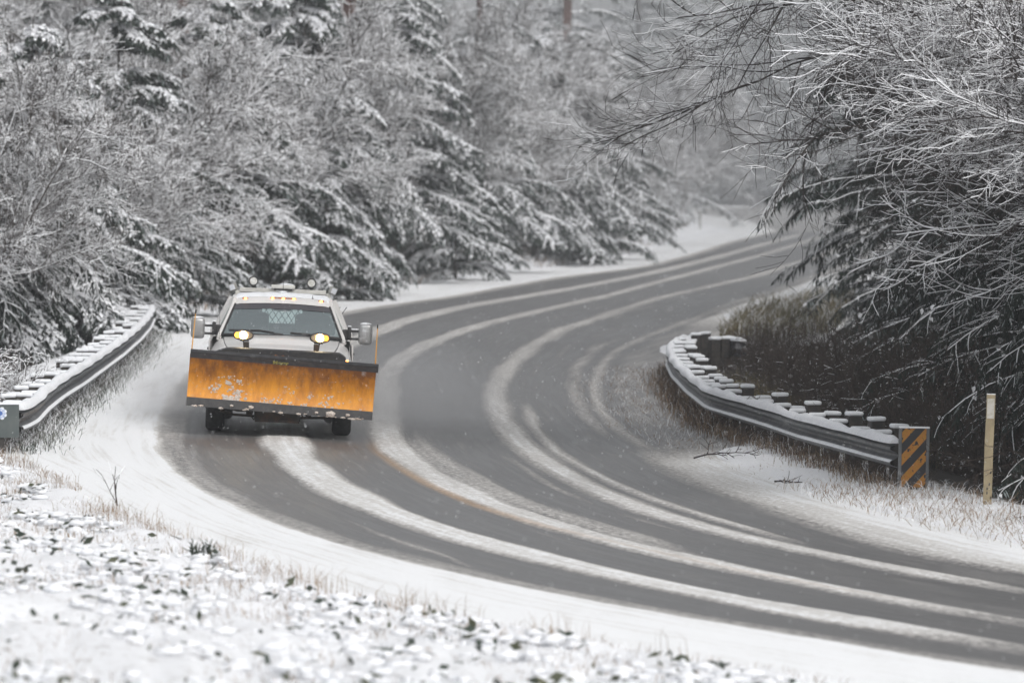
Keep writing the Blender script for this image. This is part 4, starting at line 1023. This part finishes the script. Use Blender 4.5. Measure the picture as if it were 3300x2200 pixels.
# --- rack behind the cab with its lamps
RK = empty('headache_rack'); RK.parent = TR
bm = bmesh.new()
for s in (-1, 1):
    rot = Matrix.Rotation(0, 3, 'Y'); bbox(bm, (s * .35, 2.86, 1.872), (.52, .07, .06), bev=.006)
    bbox(bm, (s * .645, 2.86, 1.55), (.06, .06, .62), bev=.005); bbox(bm, (s * .64, 2.86, 1.815), (.05, .07, .05))
bbox(bm, (0, 2.88, 1.835), (1.24, .05, .03)); bbox(bm, (0, 2.88, 1.30), (1.3, .05, .05))
bpath(bm, [(.60, 2.84, 1.84), (.52, 2.82, 1.81), (.40, 2.82, 1.825), (.30, 2.82, 1.80)], .008, 5)
for o in [fin('frame', bm, M['rackpaint'], TR)]: o.parent = TR
bpy.data.objects.remove(RK)
fr_ = o
bm = bmesh.new(); bbox(bm, (0, 2.84, 1.932), (.34, .16, .055), bev=.015, seg=2); lb = fin('warning_light_bar', bm, M['rackpaint'], TR, smooth=True)
bm = bmesh.new(); bbox(bm, (0, 2.84, 1.895), (.26, .12, .03)); fin('bracket', bm, M['black'], lb)
bm = bmesh.new(); lump(bm, (.05, 2.84, 1.965), (.10, .07, .018), 8); fin('snow_cap', bm, M['snow'], lb, smooth=True)
for x in (-.421, .398):
    bm = bmesh.new(); bcyl(bm, (x, 2.80, 2.0), (x, 2.90, 2.0), .070, .05, 20); bcyl(bm, (x, 2.86, 1.90), (x, 2.86, 1.935), .02, .02, 8); bbox(bm, (x, 2.86, 1.93), (.06, .03, .03)); wl = fin('work_light', bm, M['black'], TR, smooth=True)
    bm = bmesh.new(); bcyl(bm, (x, 2.792, 2.0), (x, 2.80, 2.0), .052, .052, 20); fin('lens', bm, mat('iced_lens', (.50, .49, .44), .5, noise=(20, (.7, .7, .68), .4, .6)), wl)
for s in (-1, 1):
    rot = Matrix.Rotation(s * R_(22), 3, 'Y') @ Matrix.Rotation(s * R_(25), 3, 'Z')
    bm = bmesh.new(); bbox(bm, (s * .705, 2.84, 1.905), (.10, .07, .10), rot, bev=.008); bbox(bm, (s * .665, 2.86, 1.865), (.06, .03, .03)); wl = fin('work_light', bm, M['alu'], TR)
    bm = bmesh.new(); vs = bbox(bm, (0, -.037, 0), (.078, .006, .078)); bmesh.ops.rotate(bm, cent=(0, 0, 0), matrix=rot, verts=bm.verts); bmesh.ops.translate(bm, vec=(s * .705, 2.84, 1.905), verts=bm.verts); fin('lens', bm, M['white'], wl)
# --- bed
bm = bmesh.new()
for s in (-1, 1): bbox(bm, (s * .97, 3.95, .95), (.07, 2.1, .74), bev=.02, seg=2)
bbox(bm, (0, 2.93, .95), (1.9, .05, .70)); bbox(bm, (0, 4.98, .95), (1.9, .05, .70)); bbox(bm, (0, 3.95, .66), (1.9, 2.1, .06))
fin('bed', bm, P_, TR, smooth=False)
bm = bmesh.new(); bbox(bm, (0, 3.95, 1.12), (1.5, 1.8, .16), bev=.07, seg=3); fin('bed_snow', bm, M['snow'], TR, smooth=True)
# --- wheels and running gear
def wheel(x, y, s, w=.255, r=.405):
    bm = bmesh.new(); prof = [(-w / 2, r * .55), (-w / 2, r * .88), (-w * .42, r * .96), (-w * .32, r), (w * .32, r), (w * .42, r * .96), (w / 2, r * .88), (w / 2, r * .55)]
    n = 48; rows = []
    for k in range(n):
        a = 2 * math.pi * k / n; tr_ = .010 if k % 2 else 0
        rows.append([(px, math.cos(a) * (rr - (tr_ if rr > r * .9 else 0)), math.sin(a) * (rr - (tr_ if rr > r * .9 else 0))) for px, rr in prof])
    rows.append(rows[0]); bgrid(bm, rows); bmesh.ops.remove_doubles(bm, verts=bm.verts, dist=.0005)
    WL = bpy.data.objects.new('wheel', None); COL.objects.link(WL); WL.parent = TR; WL.location = (x, y, r)
    fin('tyre', bm, M['tyre'], WL, smooth=True)
    bm = bmesh.new(); bcyl(bm, (-w * .35, 0, 0), (w * .35, 0, 0), r * .56, seg=24); bcyl(bm, (s * w * .3, 0, 0), (s * w * .46, 0, 0), r * .2, seg=12)
    for k in range(8):
        a = 2 * math.pi * k / 8; bcyl(bm, (s * w * .3, math.cos(a) * r * .38, math.sin(a) * r * .38), (s * w * .40, math.cos(a) * r * .38, math.sin(a) * r * .38), .035, seg=8)
    fin('rim', bm, M['alu'], WL)
wheel(-.863, 0, -1); wheel(.863, 0, 1); wheel(-.80, 3.6, -1, .30); wheel(.80, 3.6, 1, .30)
bm = bmesh.new(); bcyl(bm, (-.8, 0, .40), (.8, 0, .40), .05, seg=10); lump(bm, (.22, 0, .40), (.17, .16, .15), 5); bcyl(bm, (-.8, 3.6, .40), (.8, 3.6, .40), .06, seg=10); lump(bm, (0, 3.6, .42), (.2, .2, .18), 6)
for s in (-1, 1): bbox(bm, (s * .42, 1.9, .56), (.09, 5.4, .14)); bpath(bm, [(s * .75, .1, .42), (s * .6, .35, .5), (s * .42, .9, .52)], .03, 6)
bbox(bm, (0, 1.0, .52), (.5, 1.0, .25), bev=.05); fin('chassis', bm, M['rust'], TR)
bm = bmesh.new()
for s in (-1, 1): bbox(bm, (s * .86, .72, .44), (.30, .03, .34)); bbox(bm, (s * .86, 4.2, .50), (.34, .03, .42))
fin('mud_flap', bm, M['black'], TR)
# --- plow: frame, blade, lamps (a part with its own pieces)
fr = bmesh.new(); rb = R_(2.45)
bbox(fr, (-.02, -1.10, .30), (.62, .30, .17), bev=.01); bbox(fr, (-.02, -1.22, .235), (.60, .06, .085))
for s in (-1, 1):
    bpath(fr, [(s * .25, -.95, .36), (s * .55, -1.22, .36), (s * .80, -1.32, .42)], .045, 6)
    bpath(fr, [(s * .30, -1.0, .26), (s * .62, -1.22, .28), (s * .78, -1.30, .33)], .020, 6)
    bbox(fr, (s * .40, -.98, .70), (.08, .12, .85), bev=.01)
bbox(fr, (0, -1.0, .95), (.95, .10, .10), bev=.01); bbox(fr, (0, -1.12, .75), (.14, .14, .5), bev=.02)
bpath(fr, [(-.34, -1.25, .36), (-.37, -1.3, .27), (-.33, -1.28, .22)], .010, 6); bpath(fr, [(.29, -1.25, .34), (.34, -1.3, .26), (.38, -1.3, .27), (.40, -1.28, .32)], .010, 6)
fin('plow_frame', fr, M['rust'], TR)
bm = bmesh.new(); rows = []   # rubber flap with rounded ends along the top rear of the blade
for x in np.linspace(-.88, .87, 40):
    e = min(1, (x + .885) / .20, (.875 - x) / .10); top = 1.105 + .075 * (max(0, e)) ** .6 - .012 * x
    rows.append([(x, -1.33, 1.02 + .0 * x), (x, -1.34, top - .02), (x, -1.30, top), (x, -1.24, top - .012), (x, -1.22, 1.02)])
R = bgrid(bm, rows); bm.faces.new(R[0]); bm.faces.new(R[-1][::-1]); fin('rubber_flap', bm, M['black'], TR, smooth=True)
bm = bmesh.new(); bm_t = [(-.12, 1.085), (-.07, 1.11), (-.02, 1.085), (.03, 1.105), (.07, 1.08), (.05, 1.065), (-.1, 1.065)]
bprism(bm, bm_t, (-1.365, -1.345)); fin('rusty_patch', bm, mat('rust_patch', (.10, .035, .012), .8, noise=(60, (.35, .14, .04), .45, .6)), TR)
# moldboard in its own frame (origin at the middle of its lower edge), tilted a little more than the truck
BL = empty('blade'); BL.parent = TR; BL.location = (.004, -1.47, .335); BL.rotation_euler = (0, rb, 0)
HB = .765
def bprof(z, t=0):   # concave, curling forward at the top
    f = z / HB; return -.02 + .17 * math.sin(min(1, f * 1.02 + .04) * math.pi) ** .9 * .8 - .16 * f ** 2.6 + .03 * f
def yel():
    m = mat('orange_blade_paint', (.62, .27, .025), .42, spec=.4); nt = m.node_tree; N = nt.nodes.new; L = nt.links.new; b = nt.nodes['Principled BSDF']
    tc = N('ShaderNodeTexCoord'); n = N('ShaderNodeTexNoise'); n.inputs['Scale'].default_value = 5; n.inputs['Detail'].default_value = 9; n.inputs['Roughness'].default_value = .7
    mq = N('ShaderNodeMapping'); mq.inputs['Scale'].default_value = (1.6, 1, .55); L(tc.outputs['Object'], mq.inputs[0]); L(mq.outputs[0], n.inputs['Vector']); r = N('ShaderNodeValToRGB'); e = r.color_ramp.elements
    e[0].position = .36; e[0].color = (.80, .33, .020, 1); e[1].position = .76; e[1].color = (.30, .11, .024, 1); x = e.new(.56); x.color = (.62, .235, .02, 1)
    # grime and the curl's self-shading, painted into the colour of the upper sheet
    sp = N('ShaderNodeSeparateXYZ'); L(tc.outputs['Object'], sp.inputs[0]); mr = N('ShaderNodeMapRange'); mr.inputs['From Min'].default_value = .30; mr.inputs['From Max'].default_value = .66; mr.inputs['To Min'].default_value = -.05; mr.inputs['To Max'].default_value = .25
    L(sp.outputs['Z'], mr.inputs[0]); a = N('ShaderNodeMath'); a.operation = 'ADD'; L(n.outputs['Fac'], a.inputs[0]); L(mr.outputs[0], a.inputs[1]); L(a.outputs[0], r.inputs[0])
    n2 = N('ShaderNodeTexNoise'); n2.inputs['Scale'].default_value = 22; n2.inputs['Detail'].default_value = 6; L(tc.outputs['Object'], n2.inputs['Vector'])
    r2 = N('ShaderNodeValToRGB'); r2.color_ramp.elements[0].position = .60; r2.color_ramp.elements[1].position = .72; L(n2.outputs['Fac'], r2.inputs[0])
    mx = N('ShaderNodeMix'); mx.data_type = 'RGBA'; mx.inputs['B'].default_value = (.42, .36, .33, 1)
    s_ = N('ShaderNodeMath'); s_.operation = 'MULTIPLY'; s_.inputs[1].default_value = .45; L(r2.outputs[0], s_.inputs[0]); L(s_.outputs[0], mx.inputs['Factor']); L(r.outputs[0], mx.inputs['A']); L(mx.outputs['Result'], b.inputs['Base Color'])
    return m
def sheet(z0, z1, nz, off, thick, x0=-1.25, x1=1.25, flare=.0):
    bm = bmesh.new(); xs = np.linspace(x0, x1, 26)
    A = [[(x * (1 + flare * 0), bprof(z) - off, z) for x in xs] for z in np.linspace(z0, z1, nz)]
    B = [[(x, y + thick, z) for x, y, z in r] for r in A]
    ra = bgrid(bm, A); rb_ = bgrid(bm, B)
    for a, b in ((ra[0], rb_[0]), (ra[-1], rb_[-1])):
        for k in range(len(a) - 1): bm.faces.new((a[k], a[k + 1], b[k + 1], b[k]))
    for e in (0, -1):
        for k in range(len(ra) - 1): bm.faces.new((ra[k][e], ra[k + 1][e], rb_[k + 1][e], rb_[k][e]))
    return bm
fin('moldboard', sheet(.07, .70, 16, 0, .014), yel(), BL, smooth=True)
fin('cutting_edge', sheet(0, .115, 4, .018, .015), M['black'], BL)
fin('deflector', sheet(.645, HB, 6, .014, .010, -1.245, 1.275), M['band'], BL)
bm = bmesh.new(); bgrid(bm, [[(x, bprof(.715) - .017, .715 + .002 * math.sin(x * 5)) for x in np.linspace(-1.24, 1.27, 20)], [(x, bprof(.722) - .017, .722 + .002 * math.sin(x * 5)) for x in np.linspace(-1.24, 1.27, 20)]]); fin('deflector_seam', bm, M['black'], BL)
bm = bmesh.new()
for x in np.linspace(-1.1, 1.1, 7): 
    pr_ = [(bprof(z) + .014, z) for z in np.linspace(.05, .72, 8)]
    rows = [[(x - .012, y, z), (x - .012, y + .09, z), (x + .012, y + .09, z), (x + .012, y, z)] for y, z in pr_]; bgrid(bm, rows)
bpath(bm, [(-1.2, .16, .12), (1.2, .16, .12)], .04, 6); bpath(bm, [(-1.2, .10, .66), (1.2, .10, .66)], .03, 6); fin('rib', bm, M['rust'], BL)
for s, tilt in ((-1, 0), (1, 0)):
    bm = bmesh.new(); bpath(bm, [(s * 1.235, .02, .68), (s * 1.228, .03, .95), (s * 1.222, .04, 1.235)], [.008, .007, .006], 6); p = fin('guide_rod', bm, M['pole'], BL)
    bm = bmesh.new(); bcyl(bm, (s * 1.222, .04, 1.235), (s * 1.221, .04, 1.285), .010, seg=8); fin('cap', bm, M['black'], p)
bm = bmesh.new(); rg = random.Random(11)   # snow clinging to the blade, in drifts like the photo's
cl = [(-.64, .10, .12), (-.74, .30, .05), (-.70, .40, .05), (-.84, .27, .05), (-.90, .20, .06), (-.60, .20, .10), (-.66, .05, .10), (-.22, .11, .05), (-.1, .12, .05), (.0, .14, .05), (-.17, .09, .06), (.14, .10, .04), (.34, .08, .05), (.40, .22, .04), (.14, .25, .04), (.55, .13, .05), (.63, .14, .04), (.67, .24, .05), (.79, .16, .03), (.70, .09, .04), (1.08, .1, .02), (-.82, .36, .03), (-.56, .34, .05), (.05, .32, .02)]
bm.free()
for cx, cz, rr in cl:
    bm = bmesh.new()
    for k in range(int(5 + rr * 150)):
        x = cx + rg.gauss(0, rr * .6); z = min(.60, max(.115, cz + rg.gauss(0, rr * .5) + .03)); q = rg.uniform(.25, 1) * (.006 + rr * .17)
        lump(bm, (x, bprof(z) - .003, z), (q * 1.2, q * .45, q), rg.randint(0, 999), 2 if q > .012 else 1, .6)
    fin('clinging_snow', bm, M['slush'], BL, smooth=True)
bm = bmesh.new()
for k in range(46):
    x = rg.uniform(-1.2, 1.24); 
    if -1.0 < x < .25 and rg.random() < .75: continue
    q = rg.uniform(.008, .03); lump(bm, (x, bprof(0) - .02, .005 + rg.uniform(-.008, .012)), (q * 1.4, q, q * .6), k, 1, .5)
for cx, q in ((.70, .045), (.66, .03), (-.38, .03), (-.64, .02), (.92, .025), (.5, .02)): lump(bm, (cx, bprof(.02) - .03, .045), (q * 1.2, q * .6, q * .8), 7, 2, .5)
fin('clinging_snow', bm, M['slush'], BL, smooth=True)
# lettering on the deflector
cu = bpy.data.curves.new('lettering', 'FONT'); cu.body = 'Meyer'; cu.size = .085; cu.extrude = .001; cu.align_x = 'CENTER'; cu.offset = .0035; cu.space_character = .95
to = bpy.data.objects.new('tmp', cu); COL.objects.link(to); bpy.context.view_layer.update()
me = bpy.data.meshes.new_from_object(to.evaluated_get(bpy.context.evaluated_depsgraph_get())); bpy.data.objects.remove(to); me.materials.clear()
o = link('lettering', me, M['lemon'], BL); zc = .668; sl_ = math.atan2(bprof(.70) - bprof(.66), .04)
o.location = (-.035, bprof(zc) - .0175, zc - .018); o.rotation_euler = (R_(90) - sl_, 0, 0)
# plow lamps
for s in (-1, 1):
    bm = bmesh.new(); c = (s * .516, -.93, 1.342); rings = []
    for yy, k in ((-.035, .97), (-.03, 1.05), (0, 1.08), (.05, .98), (.09, .7), (.10, .3)):
        rings.append([(c[0] + .130 * k * math.copysign(abs(math.cos(a)) ** .85, math.cos(a)), c[1] + yy, c[2] + .066 * k * math.copysign(abs(math.sin(a)) ** .85, math.sin(a))) for a in np.linspace(0, 2 * math.pi, 32, endpoint=False)])
    R = bgrid(bm, rings, closed=True); bm.faces.new(R[-1]); bm.faces.new(R[0][::-1])
    lp = fin('plow_lamp', bm, M['black'], TR, smooth=True)
    def disc(cx, rx, rz, y, m, nm, amp=0.0):
        bm = bmesh.new(); g = [(cx + rx * math.cos(a), c[2] + rz * math.sin(a)) for a in np.linspace(0, 2 * math.pi, 28, endpoint=False)]; bprism(bm, g, (y - .008, y)); fin(nm, bm, m, lp)
    disc(c[0], .122, .058, c[1] - .036, M['lampglow'], 'lens')
    disc(c[0], .047, .047, c[1] - .046, M['head'], 'headlamp_bulb')
    disc(c[0] + s * .083, .036, .040, c[1] - .046, M['turn'] if s < 0 else mat('dim_turn_lamp', (.9, .4, .05), .3, emit=((1, .42, .06), 1.3)), 'turn_bulb')
    bm = bmesh.new(); bbox(bm, (s * .47, -.93, 1.17), (.07, .05, .17), bev=.008); bcyl(bm, (s * .50, -.93, 1.17), (s * .515, -.93, 1.285), .009, seg=8); bcyl(bm, (s * .50 - .06, -.93, 1.27), (s * .50 + .06, -.93, 1.27), .010, seg=8); bbox(bm, (s * .47, -.95, 1.0), (.09, .06, .26))
    for dx in (-.05, .05): bcyl(bm, (s * .50 + dx, -.93, 1.27), (s * .50 + dx, -.93, 1.292), .008, seg=6)
    fin('bracket', bm, M['rust'], lp)

# ------------------------------------------------------------------ grass, weeds and leaves poking through the snow
def blades(name, P, h0, h1, w, m, lab, lean=.35, seed=0, nper=1, snowpart=.0, droop=0):
    rng = np.random.default_rng(seed); P = np.repeat(P, nper, 0); n = len(P)
    P = P + np.stack([rng.normal(0, .04, n), rng.normal(0, .04, n), np.zeros(n)], 1)
    a = rng.uniform(0, 2 * np.pi, n); d = nrm(np.stack([np.cos(a) * lean * rng.uniform(0, 1.5, n), np.sin(a) * lean * rng.uniform(0, 1.5, n), np.ones(n)], 1))
    L = rng.uniform(h0, h1, n)[:, None]; s = nrm(np.cross(d, rng.normal(0, 1, (n, 3)))) * w
    mid = P + d * L * .6; tip = P + d * L + np.stack([np.cos(a), np.sin(a), np.full(n, -.6)], 1) * L * (.25 + droop)
    V = np.stack([P - s, P + s, mid + s * .8, mid - s * .8, tip], 1); V[..., 2] = np.maximum(V[..., 2], P[:, None, 2] - .02)
    b = np.arange(n)[:, None] * 5
    F1 = np.concatenate([b + [[0, 1, 2]], b + [[0, 2, 3]], b + [[3, 2, 4]]])
    mi = np.tile(np.where(rng.uniform(0, 1, n) < snowpart, 1, 0), 3)
    me = npmesh(name, V, F1, mi); return link(name, me, [m, M['twigsnow']], kind='stuff', label=lab)
def onground(x, y): return np.stack([x, y, gz(x, y)], 1)
rng = np.random.default_rng(7)
# foreground bank, lower left
n = 70000; y = 29 + 40 * rng.uniform(0, 1, n); u = -RIM(y) - rng.uniform(0, 1, n) ** 1.4 * (4.2 + 7 * (y < 52))
x = XL(y) + u / COSL(y); k = (fbm(x * 1.3, y * .7, 3, 51) > .34); x, y = x[k], y[k]
blades('dry_grass', onground(x, y) + [0, 0, .03], .03, .13, .0028, M['straw'], 'dry pale grass poking through the snow of the near bank', seed=1, snowpart=.62)
# tufts of taller stalks along its rim
n = 1500; y = rng.uniform(40, 68, n); x = XL(y) - (RIM(y) + .05 + np.abs(rng.normal(0, .30, n))) / COSL(y); k = fbm(y * 1.4, y * 0, 3, 53) > .47; x, y = x[k], y[k]
blades('dead_stalks', onground(x, y) + [0, 0, .04], .12, .32, .0026, M['straw'], 'thin dead stalks along the edge of the near bank', seed=2, lean=.15, snowpart=.1)
# snow lumps resting on the low plants, and the leaves under them
def leaves(name, n, seed, lab, m, s0, s1, zz, region, mi_snow=0.0, flat=.5):
    rng = np.random.default_rng(seed); x, y = region(rng, n); n = len(x); c = onground(x, y) + np.stack([np.zeros(n), np.zeros(n), rng.uniform(*zz, n)], 1)
    a = nrm(rng.normal(0, 1, (n, 3)) * [1, 1, flat]); b = nrm(np.cross(a, rng.normal(0, 1, (n, 3)) + UP * 1.2)); s = rng.uniform(s0, s1, n)[:, None]
    V = np.stack([c - a * s, c + b * s * .45, c + a * s, c - b * s * .45], 1)
    me = npmesh(name, V, np.arange(n * 4).reshape(-1, 4)); return link(name, me, [m], kind='stuff', label=lab)
def bank(rng, n):
    y = rng.uniform(28, 66, n); x = XL(y) - (RIM(y) + .45 + rng.uniform(0, 1, n) ** 1.2 * (3.6 + 7 * (y < 52))) / COSL(y); k = fbm(x * 2.2, y * 1.3, 3, 61) > .50 - .05 * (y < 50); return x[k], y[k]
leaves('bramble_leaves', 9000, 3, 'dark bramble and fern leaves showing through the snow of the near bank', M['leaf'], .02, .07, (.03, .16), bank)
def snowlumps():
    rng = np.random.default_rng(8); x, y = bank(rng, 15000); n = len(x); c = onground(x, y) + np.stack([np.zeros(n), np.zeros(n), rng.uniform(.05, .15, n)], 1)
    q = bmesh.new(); bmesh.ops.create_icosphere(q, subdivisions=1, radius=1); v = np.array([p.co[:] for p in q.verts]); f = np.array([[p.index for p in w.verts] for w in q.faces]); q.free()
    s = (.014 + .040 * rng.uniform(0, 1, n) ** 2)[:, None, None] * np.array([1.7, 1.4, .55]) * rng.uniform(.8, 1.2, (n, len(v), 1)) * rng.uniform(.7, 1.4, (n, 1, 3))
    me = npmesh('snow_clumps', c[:, None] + v[None] * s, (np.arange(n)[:, None, None] * len(v) + f[None]).reshape(-1, 3), smooth=True)
    link('snow_clumps', me, M['snow'], kind='stuff', label='small clumps of snow lying on the low plants of the near bank')
snowlumps()
# along the rails
def along(Q, S, n, off, sd, seed, lo=0, hi=1):
    rng = np.random.default_rng(seed); i = rng.integers(int(len(Q) * lo), int(len(Q) * hi), n); p = Q[i][:, :2] + S[i][:, :2] * (off + rng.normal(0, sd, n))[:, None] + rng.normal(0, .1, (n, 2))
    return onground(p[:, 0], p[:, 1])
blades('weeds', along(QR, SR, 3600, .08, .13, 11, 0, .92), .08, .30, .004, M['straw'], 'straw coloured weeds under the right guardrail', seed=4, snowpart=.08, lean=.3)
blades('weeds', along(QR, SR, 5200, -.10, .15, 14), .12, .42, .0035, M['brush'], 'dark dead weeds under the right guardrail', seed=14, snowpart=.03, lean=.3)
blades('weeds', along(QR, SR, 2600, .75, .40, 12), .03, .14, .003, M['straw'], 'short frosted grass between the right guardrail and the shoulder', seed=5, snowpart=.5, lean=.8)
blades('weeds', along(QL, SL, 8500, .06, .13, 13), .06, .26, .004, M['leaf'], 'dark low weeds under the left guardrail', seed=6, snowpart=.40, lean=.5)
blades('weeds', along(QL, SL, 3500, -.08, .12, 15), .10, .32, .0035, M['brush'], 'dead brown stems under the left guardrail', seed=15, snowpart=.12, lean=.4)
blades('weeds', along(QR, SR, 2200, -1.0, .35, 16, .12, .75), .15, .50, .004, M['reed'], 'ochre weed stalks behind the right guardrail', seed=16, snowpart=.05, lean=.12)
# right verge down to the tan post and out of frame
n = 5500; y = rng.uniform(50, 66.5, n); u = 7.9 + rng.normal(0, .65, n) - .0 * y; x = XL(y) + u / COSL(y); k = u > 6.9; x, y = x[k], y[k]
blades('verge_grass', onground(x, y) + [0, 0, .05], .04, .20, .0032, M['straw'], 'frosted straw coloured grass on the right verge', seed=7, snowpart=.45, lean=.7)
# reeds beside the side turning
n = 5200; p = GP([(2320, 1110), (2700, 1060), (2760, 960), (2420, 1020)])[:, :2]; s_, t_ = rng.uniform(0, 1, (2, n))
xy = (p[0] * (1 - s_)[:, None] + p[1] * s_[:, None]) * (1 - t_)[:, None] + (p[3] * (1 - s_)[:, None] + p[2] * s_[:, None]) * t_[:, None]
blades('reeds', onground(xy[:, 0], xy[:, 1]), .25, .80, .010, M['reed'], 'ochre and olive reeds beside the snowy side turning', seed=8, snowpart=.22, lean=.18)
# rough grass on the far left snow bank
n = 6500; y = rng.uniform(128, 262, n); x = XL(y) - (3.1 + np.abs(rng.normal(0, .8, n))) / COSL(y); k = fbm(y * .2, x * .6, 3, 71) > .42; x, y = x[k], y[k]
blades('bank_grass', onground(x, y) + [0, 0, .03], .15, .50, .012, M['straw'], 'snow covered rough grass on the far bank', seed=9, snowpart=.75, lean=.7)
# bare sapling and fern fronds on the near bank
for i, (px, py, hh, lb) in enumerate([(385, 1640, .62, 'thin leafless sapling at the left end of the near bank'), (660, 1830, .30, 'dark broken fern fronds standing on the near bank')]):
    ac = Acc(); r2 = np.random.default_rng(40 + i); k_ = 3 if i == 0 else 9
    P0 = np.zeros((k_, 3)) - [0, 0, .05]; D0 = np.stack([r2.normal(.15, .35, k_), r2.normal(0, .3, k_), np.ones(k_)], 1)
    P = grow(P0, D0, np.full(k_, hh) * r2.uniform(.6, 1.1, k_), 8, .10, [0, 0, 0], r2); ac.tube(P, rad(np.full(k_, .006 if i == 0 else .016), 8, .5), .0)
    p, d, t, ix = kids(P, 3 if i == 0 else 12, .3, .9, .7, r2); P2 = grow(p, d, np.full(len(t), hh * .3), 5, .1, [0, 0, .02], r2); ac.tube(P2, rad(np.full(len(t), .004 if i == 0 else .01), 5, .5), .004)
    me = ac.mesh('plant'); me.materials.append(M['brush'] if i == 0 else M['leaf']); me.materials.append(M['twigsnow'])
    o = bpy.data.objects.new('sapling' if i == 0 else 'fern', me); COL.objects.link(o); o.location = G(px, py); tag(o, lb, 'plant')

# ------------------------------------------------------------------ falling snow and haze
rng = np.random.default_rng(99)
n = 30000
y = 30 + (150 - 30) * rng.uniform(0, 1, n) ** .7; x = rng.uniform(-.115, .115, n) * y; z = CAMH + rng.uniform(-.095, .05, n) * y
ok = z > gz(x, y) + .1; x, y, z = x[ok], y[ok], z[ok]; n = len(x)
r = rng.uniform(.0020, .0046, n)[:, None]; c = np.stack([x, y, z], 1)
off = np.array([[1, 0, 0], [0, 1, 0], [-1, 0, 0], [0, -1, 0], [0, 0, 1.4], [0, 0, -1.4]])
V = c[:, None, :] + off[None] * r[:, None, :]
T8 = np.array([[0, 1, 4], [1, 2, 4], [2, 3, 4], [3, 0, 4], [1, 0, 5], [2, 1, 5], [3, 2, 5], [0, 3, 5]])
me = npmesh('falling_snow', V, (np.arange(n)[:, None, None] * 6 + T8[None]).reshape(-1, 3))
link('falling_snow', me, M['twigsnow'], kind='stuff', label='small snowflakes falling through the air')
def volmat(name, dens, col, noise=None, aniso=.2):
    m = bpy.data.materials.new(name); m.use_nodes = True; nt = m.node_tree; nt.nodes.clear()
    v = nt.nodes.new('ShaderNodeVolumePrincipled'); o = nt.nodes.new('ShaderNodeOutputMaterial')
    v.inputs['Color'].default_value = (*col, 1); v.inputs['Density'].default_value = dens; v.inputs['Anisotropy'].default_value = aniso
    nt.links.new(v.outputs[0], o.inputs['Volume'])
    return m, nt, v
m, _, _ = volmat('snowy_air',   .0008, (.93, .95, .98))
bm = bmesh.new(); bbox(bm, (0, 400, 32), (4200, 1300, 76)); fin('haze', bm, m, kind='stuff', label='pale snowy haze filling the air')
# snow thrown up beside the truck
def spray(loc, sz, dens, lab):
    m = bpy.data.materials.new('snow_spray'); m.use_nodes = True; nt = m.node_tree; nt.nodes.clear(); N = nt.nodes.new; L = nt.links.new
    v = N('ShaderNodeVolumePrincipled'); o = N('ShaderNodeOutputMaterial'); v.inputs['Color'].default_value = (.97, .98, 1, 1)
    tc = N('ShaderNodeTexCoord'); ln = N('ShaderNodeVectorMath'); ln.operation = 'LENGTH'; L(tc.outputs['Object'], ln.inputs[0])
    mr = N('ShaderNodeMapRange'); mr.inputs['From Min'].default_value = 1; mr.inputs['From Max'].default_value = .1; mr.inputs['To Max'].default_value = dens; L(ln.outputs['Value'], mr.inputs[0])
    n = N('ShaderNodeTexNoise'); n.inputs['Scale'].default_value = 2.5; n.inputs['Detail'].default_value = 3; L(tc.outputs['Object'], n.inputs['Vector'])
    q = N('ShaderNodeMath'); q.operation = 'MULTIPLY'; L(mr.outputs[0], q.inputs[0]); L(n.outputs['Fac'], q.inputs[1]); L(q.outputs[0], v.inputs['Density']); L(v.outputs[0], o.inputs['Volume'])
    bm = bmesh.new(); bmesh.ops.create_icosphere(bm, subdivisions=3, radius=1); ob = fin('snow_spray', bm, m, kind='stuff', label=lab, smooth=True)
    w = TR.matrix_world if False else Matrix.Translation(TR.location) @ TR.rotation_euler.to_matrix().to_4x4()
    ob.location = w @ Vector(loc); ob.scale = sz; ob.rotation_euler = TR.rotation_euler
spray((1.9, 4.2, .35), (1.7, 6.0, 1.0), .40, 'fine snow thrown up behind the wheels on the right of the truck')
spray((-1.5, 3.6, .3), (1.0, 5.5, .8), .34, 'fine snow thrown up behind the wheels on the left of the truck')
m, nt, v = volmat('drifting_snow', .004, (.93, .95, .98))
tc = nt.nodes.new('ShaderNodeTexCoord'); ln = nt.nodes.new('ShaderNodeVectorMath'); ln.operation = 'LENGTH'; nt.links.new(tc.outputs['Object'], ln.inputs[0])
mr = nt.nodes.new('ShaderNodeMapRange'); mr.inputs['From Min'].default_value = 1; mr.inputs['From Max'].default_value = .35; mr.inputs['To Max'].default_value = .0028
nt.links.new(ln.outputs['Value'], mr.inputs[0]); nt.links.new(mr.outputs[0], v.inputs['Density'])
bm = bmesh.new(); bmesh.ops.create_icosphere(bm, subdivisions=4, radius=1); ob = fin('drifting_snow', bm, m, kind='stuff', label='cloud of drifting snow hanging over the far bend', smooth=True)
ob.location = (14, 290, 6); ob.scale = (70, 160, 30)
